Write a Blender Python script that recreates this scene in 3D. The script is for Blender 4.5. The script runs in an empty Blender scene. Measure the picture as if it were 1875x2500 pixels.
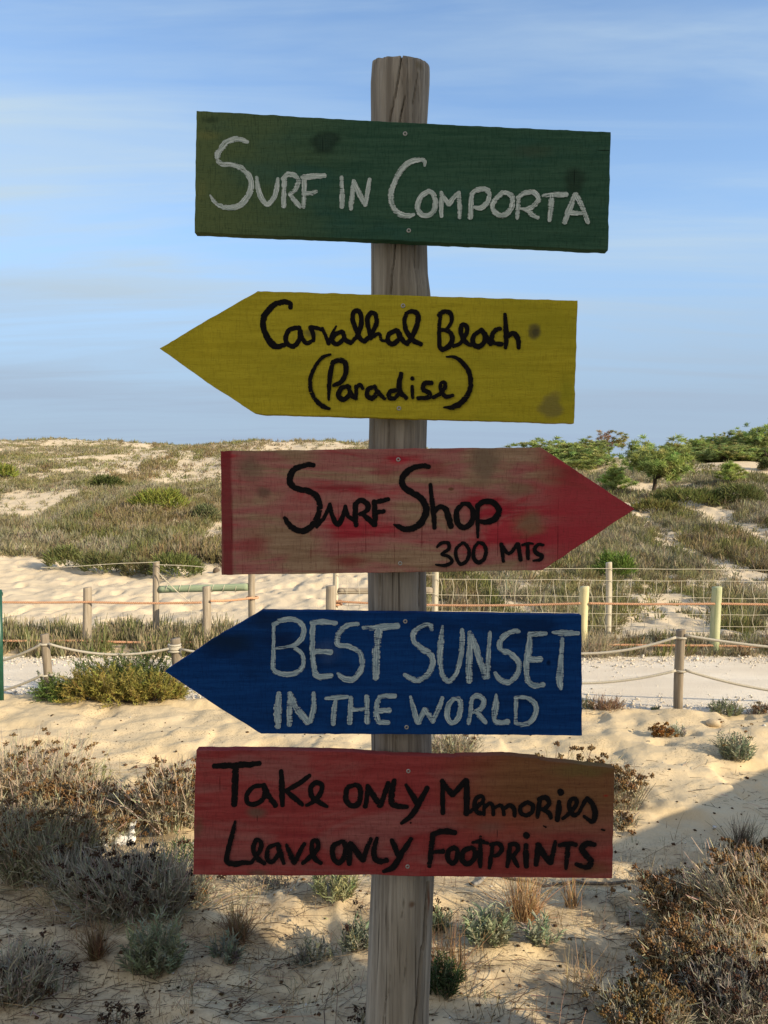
import bpy, math, random
import numpy as np
from mathutils import Vector

random.seed(7)
RNG = np.random.default_rng(7)
SC = bpy.context.scene
COL = SC.collection

# ------------------------------------------------------------------ camera
F_PX, CX, CY, HOR = 1878.0, 937.5, 1250.0, 1180.0      # photo: 1875 x 2500 px, horizon row 1180
EYE = 1.62
PITCH = math.atan((CY - HOR) / F_PX)
cam_d = bpy.data.cameras.new("camera")
cam_d.sensor_fit = 'VERTICAL'
cam_d.sensor_height = 24.0
cam_d.sensor_width = 18.0
cam_d.lens = 24.0 * F_PX / 2500.0
cam_d.clip_start = 0.05
cam_d.clip_end = 5000
cam = bpy.data.objects.new("camera", cam_d)
COL.objects.link(cam)
cam.location = (0, 0, EYE)
cam.rotation_euler = (math.pi / 2 - PITCH, 0, 0)
SC.camera = cam

# ------------------------------------------------------------------ light
SUN_EL, SUN_AZ = math.radians(24), math.radians(120)    # azimuth clockwise from the view direction
SUNV = Vector((math.sin(SUN_AZ) * math.cos(SUN_EL), math.cos(SUN_AZ) * math.cos(SUN_EL), math.sin(SUN_EL)))
sun_d = bpy.data.lights.new("sun", 'SUN')
sun_d.energy = 4.5
sun_d.angle = math.radians(0.6)
sun_d.color = (1.0, 0.84, 0.60)
sun = bpy.data.objects.new("sun", sun_d)
COL.objects.link(sun)
sun.rotation_euler = SUNV.to_track_quat('Z', 'Y').to_euler()
sun.location = SUNV * 30

SC.view_settings.view_transform = 'Standard'
SC.view_settings.look = 'None'
SC.view_settings.gamma = 1.0
SC.view_settings.exposure = 0.55
SC.view_settings.use_curve_mapping = False


def build_world():
    w = bpy.data.worlds.new("World")
    SC.world = w
    w.use_nodes = True
    nt = w.node_tree
    N, L = nt.nodes, nt.links
    N.clear()
    out = N.new('ShaderNodeOutputWorld')
    bg = N.new('ShaderNodeBackground')
    bg.inputs['Strength'].default_value = 0.15
    sky = N.new('ShaderNodeTexSky')
    sky.sky_type = 'NISHITA'
    sky.sun_disc = False
    sky.sun_elevation = SUN_EL
    sky.sun_rotation = SUN_AZ
    sky.air_density = 1.0
    sky.dust_density = 0.4
    sky.ozone_density = 2.0
    tc = N.new('ShaderNodeTexCoord')
    sep = N.new('ShaderNodeSeparateXYZ')
    L.new(tc.outputs['Generated'], sep.inputs[0])

    def math_n(op, a, b=None, c=None, clamp=False):
        n = N.new('ShaderNodeMath')
        n.operation = op
        n.use_clamp = clamp
        for i, v in enumerate((a, b, c)):
            if v is None:
                continue
            if isinstance(v, (int, float)):
                n.inputs[i].default_value = v
            else:
                L.new(v, n.inputs[i])
        return n.outputs[0]
    z = math_n('MAXIMUM', sep.outputs['Z'], 0.0)
    den = math_n('ADD', z, 0.10)
    u = math_n('DIVIDE', sep.outputs['X'], den)
    v = math_n('DIVIDE', sep.outputs['Y'], den)
    comb = N.new('ShaderNodeCombineXYZ')
    L.new(u, comb.inputs[0]); L.new(v, comb.inputs[1])

    def cloud(rot, sc, scale, detail, dist, lo, hi, off):
        mp = N.new('ShaderNodeMapping')
        mp.inputs['Rotation'].default_value = (0, 0, math.radians(rot))
        mp.inputs['Scale'].default_value = (sc[0], sc[1], 1)
        mp.inputs['Location'].default_value = (off[0], off[1], 0)
        L.new(comb.outputs[0], mp.inputs[0])
        nz = N.new('ShaderNodeTexNoise')
        nz.inputs['Scale'].default_value = scale
        nz.inputs['Detail'].default_value = detail
        nz.inputs['Roughness'].default_value = 0.55
        nz.inputs['Distortion'].default_value = dist
        L.new(mp.outputs[0], nz.inputs['Vector'])
        mr = N.new('ShaderNodeMapRange')
        mr.interpolation_type = 'SMOOTHSTEP'
        mr.inputs['From Min'].default_value = lo
        mr.inputs['From Max'].default_value = hi
        L.new(nz.outputs['Fac'], mr.inputs['Value'])
        return mr.outputs[0]
    c1 = cloud(60, (0.32, 1.5), 0.85, 7, 0.8, 0.40, 0.68, (0.9, 0.2))
    c2 = cloud(52, (0.35, 2.2), 1.2, 8, 1.4, 0.46, 0.76, (2.3, 1.1))
    m = math_n('MULTIPLY_ADD', c2, 0.45, math_n('MULTIPLY', c1, 0.75), clamp=True)
    # thin veil: densest in the middle of the picture's sky, thin high up
    veil = N.new('ShaderNodeMapRange')
    veil.interpolation_type = 'SMOOTHSTEP'
    veil.inputs['From Min'].default_value = 0.66
    veil.inputs['From Max'].default_value = 0.20
    veil.inputs['To Min'].default_value = 0.0
    veil.inputs['To Max'].default_value = 0.74
    L.new(z, veil.inputs['Value'])
    m2 = math_n('MULTIPLY_ADD', m, 0.80, math_n('MULTIPLY', veil.outputs[0], 0.42), clamp=True)
    tint = N.new('ShaderNodeMix'); tint.data_type = 'RGBA'; tint.blend_type = 'MULTIPLY'
    tint.inputs['Factor'].default_value = 1.0
    tint.inputs['B'].default_value = (0.86, 1.02, 1.16, 1)
    L.new(sky.outputs[0], tint.inputs['A'])
    mix = N.new('ShaderNodeMix'); mix.data_type = 'RGBA'
    mix.inputs['B'].default_value = (2.50, 3.18, 3.78, 1)
    L.new(m2, mix.inputs['Factor']); L.new(tint.outputs['Result'], mix.inputs['A'])
    # blue-grey bank of far cloud low over the horizon
    low = N.new('ShaderNodeMapRange')
    low.interpolation_type = 'SMOOTHSTEP'
    low.inputs['From Min'].default_value = 0.33
    low.inputs['From Max'].default_value = 0.06
    low.inputs['To Max'].default_value = 0.92
    L.new(z, low.inputs['Value'])
    mixl = N.new('ShaderNodeMix'); mixl.data_type = 'RGBA'
    mixl.inputs['B'].default_value = (1.72, 2.22, 2.92, 1)
    north = N.new('ShaderNodeMapRange'); north.interpolation_type = 'SMOOTHSTEP'
    north.inputs['From Min'].default_value = -0.1; north.inputs['From Max'].default_value = 0.5
    L.new(sep.outputs['Y'], north.inputs['Value'])
    lown = math_n('MULTIPLY', low.outputs[0], north.outputs[0])
    L.new(lown, mixl.inputs['Factor']); L.new(mix.outputs['Result'], mixl.inputs['A'])
    south_fill = N.new('ShaderNodeMapRange'); south_fill.interpolation_type = 'SMOOTHSTEP'
    south_fill.inputs['From Min'].default_value = 0.15; south_fill.inputs['From Max'].default_value = -0.45
    south_fill.inputs['To Max'].default_value = 0.8
    L.new(sep.outputs['Y'], south_fill.inputs['Value'])
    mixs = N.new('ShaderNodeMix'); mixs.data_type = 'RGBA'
    mixs.inputs['B'].default_value = (3.55, 3.4, 3.2, 1)        # warm-white sky fill added behind the camera to light the board fronts
    L.new(south_fill.outputs[0], mixs.inputs['Factor']); L.new(mixl.outputs['Result'], mixs.inputs['A'])
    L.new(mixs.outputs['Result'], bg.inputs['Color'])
    L.new(bg.outputs[0], out.inputs[0])


build_world()


# ------------------------------------------------------------------ helpers
def pix_ray(px, py):
    dx = (px - CX) / F_PX
    dz = -(py - CY) / F_PX
    c, s = math.cos(PITCH), math.sin(PITCH)
    return np.array([dx, c + dz * s, -s + dz * c])


def unp(px, py, Y):
    r = pix_ray(px, py)
    t = Y / r[1]
    return np.array([r[0] * t, Y, EYE + r[2] * t])


def smooth(a, b, x):
    t = np.clip((x - a) / (b - a), 0, 1)
    return t * t * (3 - 2 * t)


def _hash(ix, iy, seed):
    h = (ix.astype(np.int64) * 374761393 + iy.astype(np.int64) * 668265263 + seed * 1442695041) & 0x7fffffff
    h = ((h ^ (h >> 13)) * 1274126177) & 0x7fffffff
    h = (h ^ (h >> 16)) & 0xffff
    return h / 65535.0


def vnoise(x, y, seed=0):
    x = np.asarray(x, float); y = np.asarray(y, float)
    ix, iy = np.floor(x), np.floor(y)
    fx, fy = x - ix, y - iy
    fx = fx * fx * fx * (fx * (fx * 6 - 15) + 10); fy = fy * fy * fy * (fy * (fy * 6 - 15) + 10)
    a = _hash(ix, iy, seed); b = _hash(ix + 1, iy, seed)
    c = _hash(ix, iy + 1, seed); d = _hash(ix + 1, iy + 1, seed)
    return (a * (1 - fx) + b * fx) * (1 - fy) + (c * (1 - fx) + d * fx) * fy - 0.5


def fbm(x, y, seed=0, oct=3):
    v, a = 0, 1.0
    for i in range(oct):
        v = v + a * vnoise(x * 2 ** i + 17.3 * i, y * 2 ** i - 9.1 * i, seed + i)
        a *= 0.5
    return v


ZL = ([0, 13, 16, 25, 35, 45, 55, 60, 70, 100, 3000], [0, 0, 0.08, 0.75, 2.0, 3.3, 4.35, 4.45, 4.1, 4.3, 3.5])
ZR = ([0, 8.5, 12, 18, 25, 32, 38, 42, 50, 80, 3000], [0, 0, 0.14, 0.62, 1.36, 2.1, 2.72, 2.85, 2.6, 2.6, 2.5])
ROAD_FAR = 7.1


def road_near(x):
    return 5.57 - 0.078 * x + 0.05 * vnoise(np.asarray(x) * 1.3, np.asarray(x) * 0 + 3, 5)


def macro(x, y):
    t = x / np.maximum(np.abs(y), 2.0)
    w = smooth(0.0, 0.2, t)
    zl = np.interp(y, *ZL) * (1 + 0.13 * smooth(-0.30, -0.52, t))
    zr = np.interp(y, *ZR) * (1 + 0.03 * smooth(0.35, 0.5, t))
    z = zl * (1 - w) + zr * w
    r = smooth(9, 22, y)
    z = z + r * (0.55 * fbm(x / 7, y / 7, 11, 2) + 0.28 * fbm(x / 2.4, y / 3.2, 21, 2))
    return z


def terrain(x, y):
    x = np.asarray(x, float); y = np.asarray(y, float)
    z = macro(x, y)
    # wind- and foot-worked sand
    near = smooth(0.0, 0.12, road_near(x) - y)
    far = smooth(7.2, 8.2, y) * (1 - smooth(17, 30, y))
    lump = 0.036 * fbm(x / 0.42, y / 0.26, 31, 3) + 0.018 * fbm(x / 0.11, y / 0.08, 41, 2)
    foot = -0.034 * smooth(0.17, 0.34, vnoise(x / 0.24, y / 0.20, 77)) + 0.02 * smooth(0.1, 0.3, vnoise(x / 0.30 + 5, y / 0.22, 78))
    z = z + near * (lump + foot + 0.035) + far * (0.060 * fbm(x / 0.24, y / 0.42, 51, 3) - 0.045 * smooth(0.12, 0.3, vnoise(x / 0.20, y / 0.36, 61)))
    # slight bank of dry roots behind the road
    z = z + 0.05 * smooth(7.1, 7.5, y) * (1 - smooth(8.2, 9.2, y))
    return z


def drop(px, py):
    """point of the terrain seen at a pixel of the photograph"""
    r = pix_ray(px, py)
    ts = np.geomspace(1.5, 120, 900)
    X, Y, Z = r[0] * ts, r[1] * ts, EYE + r[2] * ts
    h = macro(X, Y)
    k = np.argmax(Z <= h) if np.any(Z <= h) else len(ts) - 1
    x, y = X[k], Y[k]
    return np.array([x, y, float(terrain(x, y))])


def stand(t, D):
    x, y = t * D, D
    return np.array([x, y, float(terrain(x, y))])


class Acc:
    """collects geometry and links it as ONE mesh object"""
    def __init__(self):
        self.v, self.f3, self.f4, self.c, self.n = [], [], [], [], 0

    def add(self, v, f3=None, f4=None, c=None):
        v = np.asarray(v, float).reshape(-1, 3)
        if f3 is not None and len(f3):
            self.f3.append(np.asarray(f3, np.int64).reshape(-1, 3) + self.n)
        if f4 is not None and len(f4):
            self.f4.append(np.asarray(f4, np.int64).reshape(-1, 4) + self.n)
        if c is None:
            c = np.ones((len(v), 3)) * 0.5
        c = np.asarray(c, float)
        if c.ndim == 1:
            c = np.tile(c, (len(v), 1))
        self.c.append(c)
        self.v.append(v)
        self.n += len(v)

    def ribbons(self, P, D, L, W, G, C, seg=2, taper=0.15):
        """n tapering blades: base P, direction D, length L, width W, bend G (world vector per length squared)"""
        P = np.asarray(P, float); n = len(P)
        if n == 0:
            return
        D = D / (np.linalg.norm(D, axis=1, keepdims=True) + 1e-9)
        L = np.broadcast_to(np.asarray(L, float), (n,)); W = np.broadcast_to(np.asarray(W, float), (n,))
        G = np.broadcast_to(np.asarray(G, float), (n, 3))
        R = RNG.normal(size=(n, 3))
        S = np.cross(D, R); S /= (np.linalg.norm(S, axis=1, keepdims=True) + 1e-9)
        k = seg + 1
        V = np.zeros((n, 2 * k, 3))
        for i in range(k):
            s = i / seg
            c = P + D * (L * s)[:, None] + G * (L * s * s)[:, None]
            w = W * (1 - (1 - taper) * s ** 1.4) * 0.5
            V[:, 2 * i] = c - S * w[:, None]
            V[:, 2 * i + 1] = c + S * w[:, None]
        base = (np.arange(n) * 2 * k)[:, None]
        F = np.concatenate([base + np.array([[2 * i, 2 * i + 1, 2 * i + 3, 2 * i + 2]]) for i in range(seg)], 0)
        C = np.broadcast_to(np.asarray(C, float), (n, 3))
        self.add(V.reshape(-1, 3), f4=F, c=np.repeat(C, 2 * k, 0))

    def blobs(self, P, R, C, flat=1.0):
        P = np.asarray(P, float); n = len(P)
        if n == 0:
            return
        R = np.broadcast_to(np.asarray(R, float), (n,))
        base = np.array([[1, 0, 0], [-1, 0, 0], [0, 1, 0], [0, -1, 0], [0, 0, 1], [0, 0, -1]], float)
        # random rotation by random orthonormal frames
        A = RNG.normal(size=(n, 3)); A /= np.linalg.norm(A, axis=1, keepdims=True)
        B = np.cross(A, RNG.normal(size=(n, 3))); B /= np.linalg.norm(B, axis=1, keepdims=True)
        Cc = np.cross(A, B)
        M = np.stack([A, B, Cc], 1)
        V = np.einsum('ij,njk->nik', base, M)
        V *= RNG.uniform(0.65, 1.25, size=(n, 6, 1))
        V[:, :, 2] *= flat
        V = V * R[:, None, None] + P[:, None, :]
        tri = np.array([[0, 2, 4], [2, 1, 4], [1, 3, 4], [3, 0, 4], [2, 0, 5], [1, 2, 5], [3, 1, 5], [0, 3, 5]])
        F = ((np.arange(n) * 6)[:, None, None] + tri[None]).reshape(-1, 3)
        C = np.broadcast_to(np.asarray(C, float), (n, 3))
        self.add(V.reshape(-1, 3), f3=F, c=np.repeat(C, 6, 0))

    def tube(self, pts, rad, sides=8, c=None, caps=True):
        pts = np.asarray(pts, float); n = len(pts)
        rad = np.broadcast_to(np.asarray(rad, float), (n,))
        T = np.gradient(pts, axis=0); T /= (np.linalg.norm(T, axis=1, keepdims=True) + 1e-12)
        ref = np.array([0, 0, 1.0]) if abs(T[0][2]) < 0.9 else np.array([1.0, 0, 0])
        a = np.cross(T, ref); a /= (np.linalg.norm(a, axis=1, keepdims=True) + 1e-12)
        b = np.cross(T, a)
        th = np.linspace(0, 2 * np.pi, sides, endpoint=False)
        V = pts[:, None, :] + rad[:, None, None] * (np.cos(th)[None, :, None] * a[:, None, :] + np.sin(th)[None, :, None] * b[:, None, :])
        F = []
        i = np.arange(n - 1)[:, None] * sides
        j = np.arange(sides)[None, :]; j2 = (j + 1) % sides
        F = np.stack([i + j, i + j2, i + sides + j2, i + sides + j], -1).reshape(-1, 4)
        V = V.reshape(-1, 3)
        f3 = None
        if caps:
            V = np.vstack([V, pts[0], pts[-1]])
            m = n * sides
            jj = np.arange(sides); jn = (jj + 1) % sides
            f3 = np.vstack([np.stack([np.full(sides, m), jn, jj], -1),
                            np.stack([np.full(sides, m + 1), (n - 1) * sides + jj, (n - 1) * sides + jn], -1)])
        self.add(V, f3=f3, f4=F, c=c)

    def box(self, lo, hi, c=None):
        x0, y0, z0 = lo; x1, y1, z1 = hi
        V = [[x0, y0, z0], [x1, y0, z0], [x1, y1, z0], [x0, y1, z0], [x0, y0, z1], [x1, y0, z1], [x1, y1, z1], [x0, y1, z1]]
        F = [[0, 3, 2, 1], [4, 5, 6, 7], [0, 1, 5, 4], [1, 2, 6, 5], [2, 3, 7, 6], [3, 0, 4, 7]]
        self.add(V, f4=F, c=c)

    def mesh(self, name, mat, smooth_shade=False):
        me = bpy.data.meshes.new(name)
        V = np.vstack(self.v)
        f3 = np.vstack(self.f3) if self.f3 else np.zeros((0, 3), int)
        f4 = np.vstack(self.f4) if self.f4 else np.zeros((0, 4), int)
        me.vertices.add(len(V)); me.vertices.foreach_set("co", V.ravel())
        loops = np.concatenate([f3.ravel(), f4.ravel()])
        me.loops.add(len(loops)); me.loops.foreach_set("vertex_index", loops.astype(np.int32))
        tot = np.concatenate([np.full(len(f3), 3), np.full(len(f4), 4)]).astype(np.int32)
        start = np.concatenate([[0], np.cumsum(tot)[:-1]]).astype(np.int32)
        me.polygons.add(len(tot))
        me.polygons.foreach_set("loop_start", start)
        me.polygons.foreach_set("loop_total", tot)
        if smooth_shade:
            me.polygons.foreach_set("use_smooth", np.ones(len(tot), bool))
        ca = me.attributes.new("Col", 'FLOAT_COLOR', 'POINT')
        cc = np.hstack([np.vstack(self.c), np.ones((len(V), 1))])
        ca.data.foreach_set("color", cc.ravel().astype(np.float32))
        me.update(calc_edges=True)
        me.validate()
        if mat:
            me.materials.append(mat)
        return me

    def build(self, name, mat, parent=None, loc=None, smooth_shade=False):
        o = bpy.data.objects.new(name, self.mesh(name, mat, smooth_shade))
        COL.objects.link(o)
        if parent is not None:
            o.parent = parent
        if loc is not None:
            o.location = loc
        return o


def tag(o, label=None, cat=None, group=None, kind=None):
    if label: o['label'] = label
    if cat: o['category'] = cat
    if group: o['group'] = group
    if kind: o['kind'] = kind
    return o


def thing(name, label, cat, loc=(0, 0, 0), rz=0, group=None):
    o = bpy.data.objects.new(name, None)
    o.empty_display_size = 0.1
    COL.objects.link(o)
    o.location = loc
    o.rotation_euler = (0, 0, rz)
    return tag(o, label, cat, group)


def dup(root, loc, rz=0, sc=None, label=None, group=None):
    r = root.copy(); COL.objects.link(r)
    r.location = loc; r.rotation_euler = (0, 0, rz)
    if sc is not None: r.scale = sc
    if label: r['label'] = label
    if group: r['group'] = group
    for ch in list(root.children):
        c = ch.copy(); COL.objects.link(c); c.parent = r
    return r


# ------------------------------------------------------------------ materials
class NB:
    def __init__(self, name, rough=0.8, spec=0.2):
        self.m = bpy.data.materials.new(name)
        self.m.use_nodes = True
        self.nt = self.m.node_tree
        self.N, self.L = self.nt.nodes, self.nt.links
        self.bsdf = self.N['Principled BSDF']
        self.bsdf.inputs['Roughness'].default_value = rough
        self.bsdf.inputs['Specular IOR Level'].default_value = spec
        self.tc = self.N.new('ShaderNodeTexCoord')

    def setv(self, sock, v):
        if isinstance(v, (int, float)):
            sock.default_value = v
        elif isinstance(v, (tuple, list)):
            sock.default_value = tuple(v) + ((1,) if len(v) == 3 and sock.type == 'RGBA' else ())
        else:
            self.L.new(v, sock)

    def mapped(self, scale=(1, 1, 1), loc=(0, 0, 0), rot=(0, 0, 0), coord='Object'):
        mp = self.N.new('ShaderNodeMapping')
        mp.inputs['Scale'].default_value = scale
        mp.inputs['Location'].default_value = loc
        mp.inputs['Rotation'].default_value = rot
        self.L.new(self.tc.outputs[coord], mp.inputs[0])
        return mp.outputs[0]

    def noise(self, vec, scale=5, detail=4, rough=0.55, dist=0.0):
        n = self.N.new('ShaderNodeTexNoise')
        n.inputs['Scale'].default_value = scale
        n.inputs['Detail'].default_value = detail
        n.inputs['Roughness'].default_value = rough
        n.inputs['Distortion'].default_value = dist
        self.L.new(vec, n.inputs['Vector'])
        return n.outputs['Fac']

    def ramp(self, fac, a, b, lo=0.0, hi=1.0, smoothstep=True):
        n = self.N.new('ShaderNodeMapRange')
        n.interpolation_type = 'SMOOTHSTEP' if smoothstep else 'LINEAR'
        n.inputs['From Min'].default_value = a
        n.inputs['From Max'].default_value = b
        n.inputs['To Min'].default_value = lo
        n.inputs['To Max'].default_value = hi
        self.L.new(fac, n.inputs['Value'])
        return n.outputs[0]

    def mix(self, fac, a, b, mode='MIX'):
        n = self.N.new('ShaderNodeMix')
        n.data_type = 'RGBA'; n.blend_type = mode
        self.setv(n.inputs['Factor'], fac)
        self.setv(n.inputs['A'], a); self.setv(n.inputs['B'], b)
        return n.outputs['Result']

    def math(self, op, a, b=0.0, c=None, clamp=False):
        n = self.N.new('ShaderNodeMath'); n.operation = op; n.use_clamp = clamp
        self.setv(n.inputs[0], a); self.setv(n.inputs[1], b)
        if c is not None: self.setv(n.inputs[2], c)
        return n.outputs[0]

    def attr(self, name='Col'):
        n = self.N.new('ShaderNodeAttribute'); n.attribute_name = name
        return n.outputs['Color']

    def spot(self, cx, cz, rx, rz, soft=0.35):
        """elliptic mark on the x-z face of a board"""
        if not hasattr(self, 'warp'):
            nz = self.N.new('ShaderNodeTexNoise'); nz.inputs['Scale'].default_value = 45; nz.inputs['Detail'].default_value = 4
            self.L.new(self.mapped((0.5, 1, 1)), nz.inputs['Vector'])
            sb = self.N.new('ShaderNodeVectorMath'); sb.operation = 'SUBTRACT'; sb.inputs[1].default_value = (0.5, 0.5, 0.5)
            self.L.new(nz.outputs['Color'], sb.inputs[0]); self.warp = sb.outputs[0]
        k = 1.1 * min(rx, rz)
        ma = self.N.new('ShaderNodeVectorMath'); ma.operation = 'MULTIPLY_ADD'
        self.L.new(self.warp, ma.inputs[0]); ma.inputs[1].default_value = (k, 0, k); self.L.new(self.tc.outputs['Object'], ma.inputs[2])
        mp = self.N.new('ShaderNodeMapping')
        mp.inputs['Scale'].default_value = (1 / rx, 0, 1 / rz); mp.inputs['Location'].default_value = (-cx / rx, 0, -cz / rz)
        self.L.new(ma.outputs[0], mp.inputs[0]); v = mp.outputs[0]
        n = self.N.new('ShaderNodeVectorMath'); n.operation = 'LENGTH'
        self.L.new(v, n.inputs[0])
        return self.ramp(n.outputs['Value'], 1.0, 1.0 - soft)

    def bump(self, h, strength=0.3, dist=0.01):
        n = self.N.new('ShaderNodeBump')
        n.inputs['Strength'].default_value = strength
        n.inputs['Distance'].default_value = dist
        self.L.new(h, n.inputs['Height'])
        self.L.new(n.outputs[0], self.bsdf.inputs['Normal'])

    def base(self, c):
        self.setv(self.bsdf.inputs['Base Color'], c)
        return self.m


def mat_plant(name, transl=0.2):
    b = NB(name, 0.75, 0.15)
    c = b.attr()
    n = b.noise(b.mapped((1, 1, 1)), 60, 2)
    col = b.mix(b.ramp(n, 0.3, 0.7, 0.0, 0.35), c, (0.0, 0.0, 0.0)) if False else b.mix(b.ramp(n, 0.35, 0.7, 0.0, 1.0), b.mix(1.0, c, (0.82, 0.82, 0.82), 'MULTIPLY'), c)
    b.base(col)
    if transl:
        t = b.N.new('ShaderNodeBsdfTranslucent')
        b.L.new(col, t.inputs['Color'])
        ms = b.N.new('ShaderNodeMixShader')
        ms.inputs[0].default_value = transl
        out = b.N['Material Output']
        b.L.new(b.bsdf.outputs[0], ms.inputs[1]); b.L.new(t.outputs[0], ms.inputs[2])
        b.L.new(ms.outputs[0], out.inputs['Surface'])
    return b.m


def mat_wood(name, ca, cb, cc, gs=40, streak=0.05, bump=0.4, rough=0.85):
    """weathered timber, grain along local z"""
    b = NB(name, rough, 0.15)
    g = b.noise(b.mapped((1, 1, streak)), gs, 6, 0.6, 0.4)
    f = b.noise(b.mapped((1, 1, streak * 0.5)), gs * 5, 3, 0.6)
    p = b.noise(b.mapped((1, 1, 0.5)), 6, 4)
    c = b.mix(b.ramp(g, 0.35, 0.68), ca, cb)
    c = b.mix(b.ramp(p, 0.42, 0.72, 0, 0.8), c, cc)
    c = b.mix(b.ramp(f, 0.42, 0.30, 0, 0.6), c, tuple(x * 0.45 for x in ca))
    b.bump(b.math('ADD', g, b.math('MULTIPLY', f, 0.5)), bump, 0.004)
    return b.base(c)


M_STEM = mat_plant("dry_stems", 0.22)
M_LEAF = mat_plant("leaves", 0.25)
M_HEAD = mat_plant("flower_heads", 0.1)


def mat_sand():
    b = NB("sand", 0.95, 0.1)
    co = b.mapped()
    a = b.noise(co, 1.3, 4)
    f = b.noise(co, 260, 3, 0.7)
    m = b.noise(co, 22, 4, 0.6)
    c = b.mix(b.ramp(a, 0.3, 0.7), (0.585, 0.465, 0.285), (0.645, 0.52, 0.335))
    c = b.mix(b.ramp(f, 0.50, 0.75, 0, 0.35), c, (0.34, 0.23, 0.125))
    c = b.mix(b.ramp(f, 0.42, 0.25, 0, 0.4), c, (0.72, 0.57, 0.37))
    # paler, greyer sand beyond the road
    sep = b.N.new('ShaderNodeSeparateXYZ'); b.L.new(b.tc.outputs['Object'], sep.inputs[0])
    c = b.mix(b.ramp(sep.outputs['Y'], 6.0, 9.0, 0, 0.85), c, (0.63, 0.525, 0.375))
    # organic crumbs and dirt in patches
    d = b.noise(co, 90, 3, 0.7)
    dm = b.noise(b.mapped(loc=(4, 2, 0)), 2.2, 3)
    dirt = b.math('MULTIPLY', b.ramp(d, 0.54, 0.66), b.ramp(dm, 0.42, 0.60), clamp=True)
    c = b.mix(b.math('MULTIPLY', dirt, 0.75), c, (0.13, 0.085, 0.05))
    # humus mixed into the sand between the shrubs, on the near side only
    hm = b.math('MULTIPLY', b.ramp(b.noise(b.mapped((1, 1.8, 1), loc=(1, 7, 0)), 3.5, 5, 0.65), 0.40, 0.62), b.ramp(sep.outputs['Y'], 3.9, 2.9), clamp=True)
    c = b.mix(b.math('MULTIPLY', hm, 0.62), c, (0.25, 0.19, 0.125))
    h = b.math('ADD', b.math('MULTIPLY', m, 1.0), b.math('MULTIPLY', f, 0.22))
    b.bump(h, 0.55, 0.012)
    return b.base(c)


def mat_road():
    b = NB("gravel_road", 0.95, 0.1)
    co = b.mapped()
    f = b.noise(co, 120, 4, 0.7)
    a = b.noise(b.mapped((0.5, 1.6, 1)), 1.6, 4)
    c = b.mix(b.ramp(a, 0.35, 0.7), (0.72, 0.63, 0.50), (0.82, 0.74, 0.61))
    c = b.mix(b.ramp(f, 0.58, 0.72, 0, 0.55), c, (0.42, 0.35, 0.26))
    c = b.mix(b.ramp(f, 0.42, 0.30, 0, 0.6), c, (0.86, 0.82, 0.74))
    b.bump(f, 0.7, 0.015)
    return b.base(c)


# ------------------------------------------------------------------ ground and road
def build_ground():
    tc_ = np.linspace(-0.66, 0.66, 430)
    side = 0.66 * np.geomspace(1.02, 14, 26)
    t = np.concatenate([-side[::-1], tc_, side])
    yf = np.geomspace(1.6, 75, 760)
    yfar = np.geomspace(78, 2500, 30)
    yn = np.linspace(-0.2, 1.5, 20)
    yb = -np.geomspace(0.4, 400, 30)[::-1]
    y = np.concatenate([yb, yn, yf, yfar])
    T, Y = np.meshgrid(t, y)
    Wd = np.sqrt(Y * Y + 1.0)
    X = T * Wd
    Z = terrain(X, Y)
    nr, nc = X.shape
    V = np.stack([X, Y, Z], -1).reshape(-1, 3)
    i = np.arange(nr - 1)[:, None] * nc; j = np.arange(nc - 1)[None]
    F = np.stack([i + j, i + j + 1, i + nc + j + 1, i + nc + j], -1).reshape(-1, 4)
    a = Acc(); a.add(V, f4=F)
    o = a.build("ground", mat_sand(), smooth_shade=True)
    tag(o, kind='structure', label='dune sand ground with footprints and ripples')


def build_road():
    xs = np.linspace(-60, 60, 1201)
    rows = 26
    V = []
    for k in range(rows):
        s = k / (rows - 1)
        e0 = road_near(xs) - 0.02
        e1 = ROAD_FAR + 0.14 * fbm(xs / 0.5, xs * 0 + 2.0, 8, 3)
        yy = e0 * (1 - s) + e1 * s
        zz = 0.004 + 0.010 * fbm(xs / 0.6, yy / 0.3, 91, 3) * min(1, 6 * s, 6 * (1 - s)) + 0.012 * math.sin(math.pi * s)
        zz = np.maximum(zz, 0.003)
        V.append(np.stack([xs, yy, zz], -1))
    V = np.stack(V, 0)
    nr, nc = V.shape[:2]
    i = np.arange(nr - 1)[:, None] * nc; j = np.arange(nc - 1)[None]
    F = np.stack([i + j, i + j + 1, i + nc + j + 1, i + nc + j], -1).reshape(-1, 4)
    a = Acc(); a.add(V.reshape(-1, 3), f4=F)
    o = a.build("gravel_road", mat_road(), smooth_shade=True)
    tag(o, kind='structure', label='pale crushed stone track crossing behind the signpost')
    # loose stones on the road and along both edges
    n = 6500
    x = RNG.uniform(-4.6, 5.0, n)
    u = RNG.random(n)
    e0 = road_near(x); e1 = ROAD_FAR
    y = np.where(u < 0.42, e1 - np.abs(RNG.normal(0, 0.22, n)), np.where(u < 0.68, e0 + np.abs(RNG.normal(0, 0.14, n)), e0 + RNG.random(n) * (e1 - e0)))
    y = np.clip(y, e0 - 0.05, e1 + 0.12)
    r = RNG.gamma(2.0, 0.0026, n) + 0.003
    r = np.where((u >= 0.68), r * 0.6, r)
    z = 0.012 + r * 0.4
    shade = RNG.uniform(0.66, 0.9, n)
    C = np.stack([shade, shade * 0.90, shade * 0.74], -1)
    dk = RNG.random(n) < 0.10
    C[dk] *= 0.45
    a = Acc(); a.blobs(np.stack([x, y, z], -1), r, C, 0.7)
    o = a.build("road_gravel", M_HEAD)
    tag(o, kind='stuff', label='loose pale gravel strewn on the track and its edges', cat='gravel')


build_ground()
build_road()

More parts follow.
